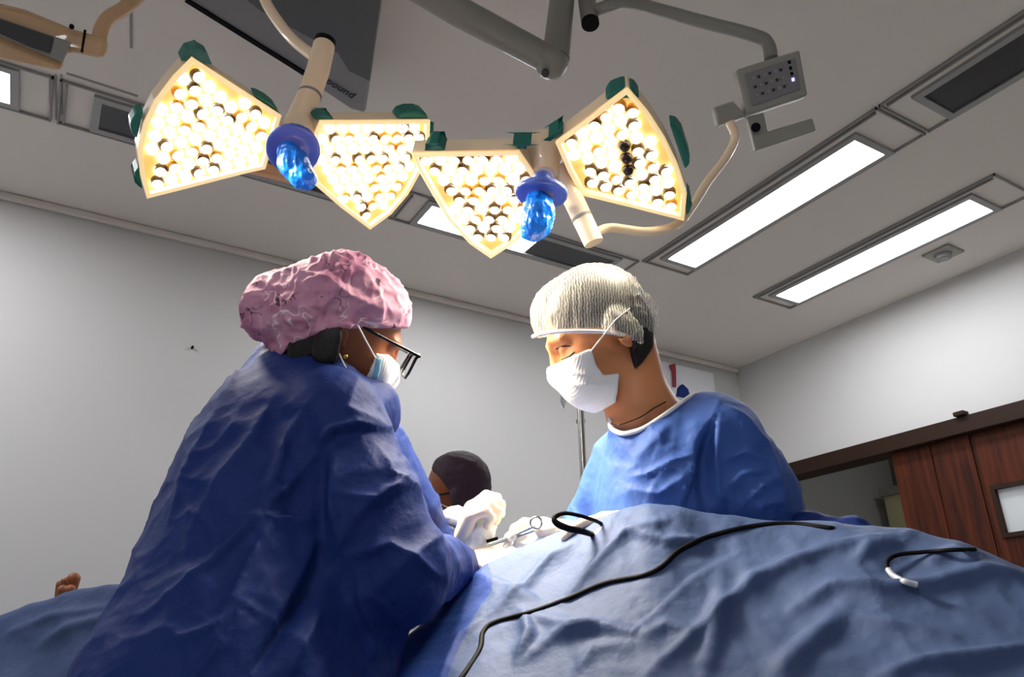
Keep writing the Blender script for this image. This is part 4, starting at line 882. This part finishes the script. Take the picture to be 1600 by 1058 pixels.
# bright gauze in the operating field
G = Field(); pts = [(742, 905, 1.40), (775, 885, 1.41), (812, 866, 1.42), (850, 848, 1.42), (880, 836, 1.42)]
for a, b in zip(pts[:-1], pts[1:]): G.add(rc(L(*a), L(*b), .028, .028, 1.6), .02)
gz = sculpt('gauze', G, *bounds([L(*p) for p in pts], .09), .0045, 'white', None, lambda V, N, u, v: .006*ridged(V*40, 12), 1)
tag(gz, 'bright white gauze packed around the operating field between the surgeons', 'gauze')
G = Field(); G.add(rc(L(738, 880, 1.43), L(752, 825, 1.47), .026, .03, 1.3)); G.add(el(L(712, 806, 1.50), (.03, .016, .03)), .02); G.add(el(L(740, 830, 1.49), (.032, .04, .03)), .02)
gz = sculpt('gauze', G, *bounds([L(738, 850, 1.46)], .11), .004, 'white', None, lambda V, N, u, v: .007*ridged(V*36, 14), 1)
tag(gz, 'crumpled white gauze bundle just right of the left surgeon sleeve', 'gauze')
# instruments
ndl = thing('needle_holder', 'steel needle holder pointing from the right surgeon hand to the field', 'instrument', W(800, 840, 1.38))
tube('shaft', [W(762, 852, 1.40), W(800, 838, 1.39), W(836, 822, 1.38)], [.0018, .0026, .0032], 'steel', ndl, 10); tube('shaft', [W(763, 853.5, 1.40), W(800, 842, 1.392), W(836, 829, 1.385)], [.0018, .0024, .003], 'steel', ndl, 10)
bm = bmesh.new(); ring = [W(838+9*math.cos(a), 817+9*math.sin(a), 1.375) for a in np.linspace(0, 2*math.pi, 21)]; tube_bm(bm, ring, .0022, 8, False); obj('finger_ring', bm, 'steel', ndl, True)
fc = thing('forceps', 'short dark tipped forceps in the gloved hand near the gauze', 'instrument', W(770, 845, 1.42))
tube('arm', [W(760, 846, 1.42), W(778, 841, 1.42)], .003, 'black', fc, 8); tube('arm', [W(758, 858, 1.415), W(786, 846, 1.41)], .0018, 'steel', fc, 8)
# patient foot
pt = thing('person', 'patient lying under the drapes, only brown toes visible at the far left', 'person', (*W(105, 915, 2.25)[:2], .95))
G = Field(); bt = L(108, 935, 2.25)
G.add(rc(bt+np.array([.02, -.05, .02]), bt+np.array([-.004, .0, .0]), .036, .026))
for i, (x, y, r_, dd) in enumerate(((115, 905, .019, 0), (101, 909, .0125, .012), (94, 913, .0115, .02), (98, 922, .0145, -.03), (110, 922, .0150, -.03))): G.add(rc(L(x-2, y+20, 2.25+dd), L(x, y, 2.25+dd), .012, r_), .003)
sculpt('body', G, *bounds([L(108, 930, 2.25)], .13), .0035, 'skinA', pt, None, 1)
# operating table under the drapes
ot = thing('operating_table', 'dark padded operating table standing underneath the blue drapes', 'operating table', (.66, 1.55, 0))
ax = nrm([.52, -.86, 0]); sx = np.array([ax[1], -ax[0], 0]); c0 = np.array([.70, 1.45, .82])
prism('table_top', [c0+ax*-.98-sx*.2, c0+ax*.62-sx*.2, c0+ax*.62+sx*.2, c0+ax*-.98+sx*.2], (0, 0, .07), 'black', ot, .01)
prism('column', [c0+ax*-.15-sx*.1-np.array([0, 0, .72]), c0+ax*.15-sx*.1-np.array([0, 0, .72]), c0+ax*.15+sx*.1-np.array([0, 0, .72]), c0+ax*-.15+sx*.1-np.array([0, 0, .72])], (0, 0, .72), 'steel', ot)
prism('foot_plate', [c0+ax*-.4-sx*.18-np.array([0, 0, .82]), c0+ax*.4-sx*.18-np.array([0, 0, .82]), c0+ax*.4+sx*.18-np.array([0, 0, .82]), c0+ax*-.4+sx*.18-np.array([0, 0, .82])], (0, 0, .1), 'grey', ot, .02)
# drip stand against the back wall
iv = thing('drip_stand', 'steel drip stand with small hanging hooks in front of the back wall', 'drip stand', (*W(912, 740, 2.9)[:2], 0))
tpv = W(905, 600, 2.9); bp_ = tpv.copy(); bp_[2] = .05
tube('pole', [bp_, tpv], .013, 'steel', iv, 16); tube('collar', [W(907, 655, 2.9), W(907.4, 661, 2.9)], .018, 'frame', iv, 16)
for k_ in range(4):
    a = k_*math.pi/2+.4; e = bp_+np.array([math.cos(a)*.28, math.sin(a)*.28, -.02]); tube('leg', [bp_, e], .012, 'steel', iv, 10)
for xx, yy in ((880, 612), (950, 634)):
    h0 = W(905, 604, 2.9); h1 = W(xx, yy-14, 2.9); tube('hook', [h0, h1, h1-np.array([0, 0, .03])], .004, 'steel', iv, 8)
    tube('drip_chamber', [W(xx, yy-4, 2.9), W(xx, yy+14, 2.9), W(xx, yy+26, 2.9)], [.010, .012, .004], 'clear', iv, 12)
# blue cloth bunched beyond the right surgeon sleeve
G = Field(); G.add(rc(L(1262, 826, 1.32), L(1330, 832, 1.28), .030, .022)); G.add(rc(L(1330, 832, 1.28), L(1415, 850, 1.24), .022, .012), .02)
bc = sculpt('folded_sheet', G, *bounds([L(1262, 838, 1.32), L(1420, 856, 1.24)], .07), .004, 'gownA', None, lambda V, N, u, v: .006*ridged(V*np.array([20, 40, 20]), 5), 1)
tag(bc, 'dark blue bunched sheet behind the drape just right of the right surgeon elbow', 'sheet')
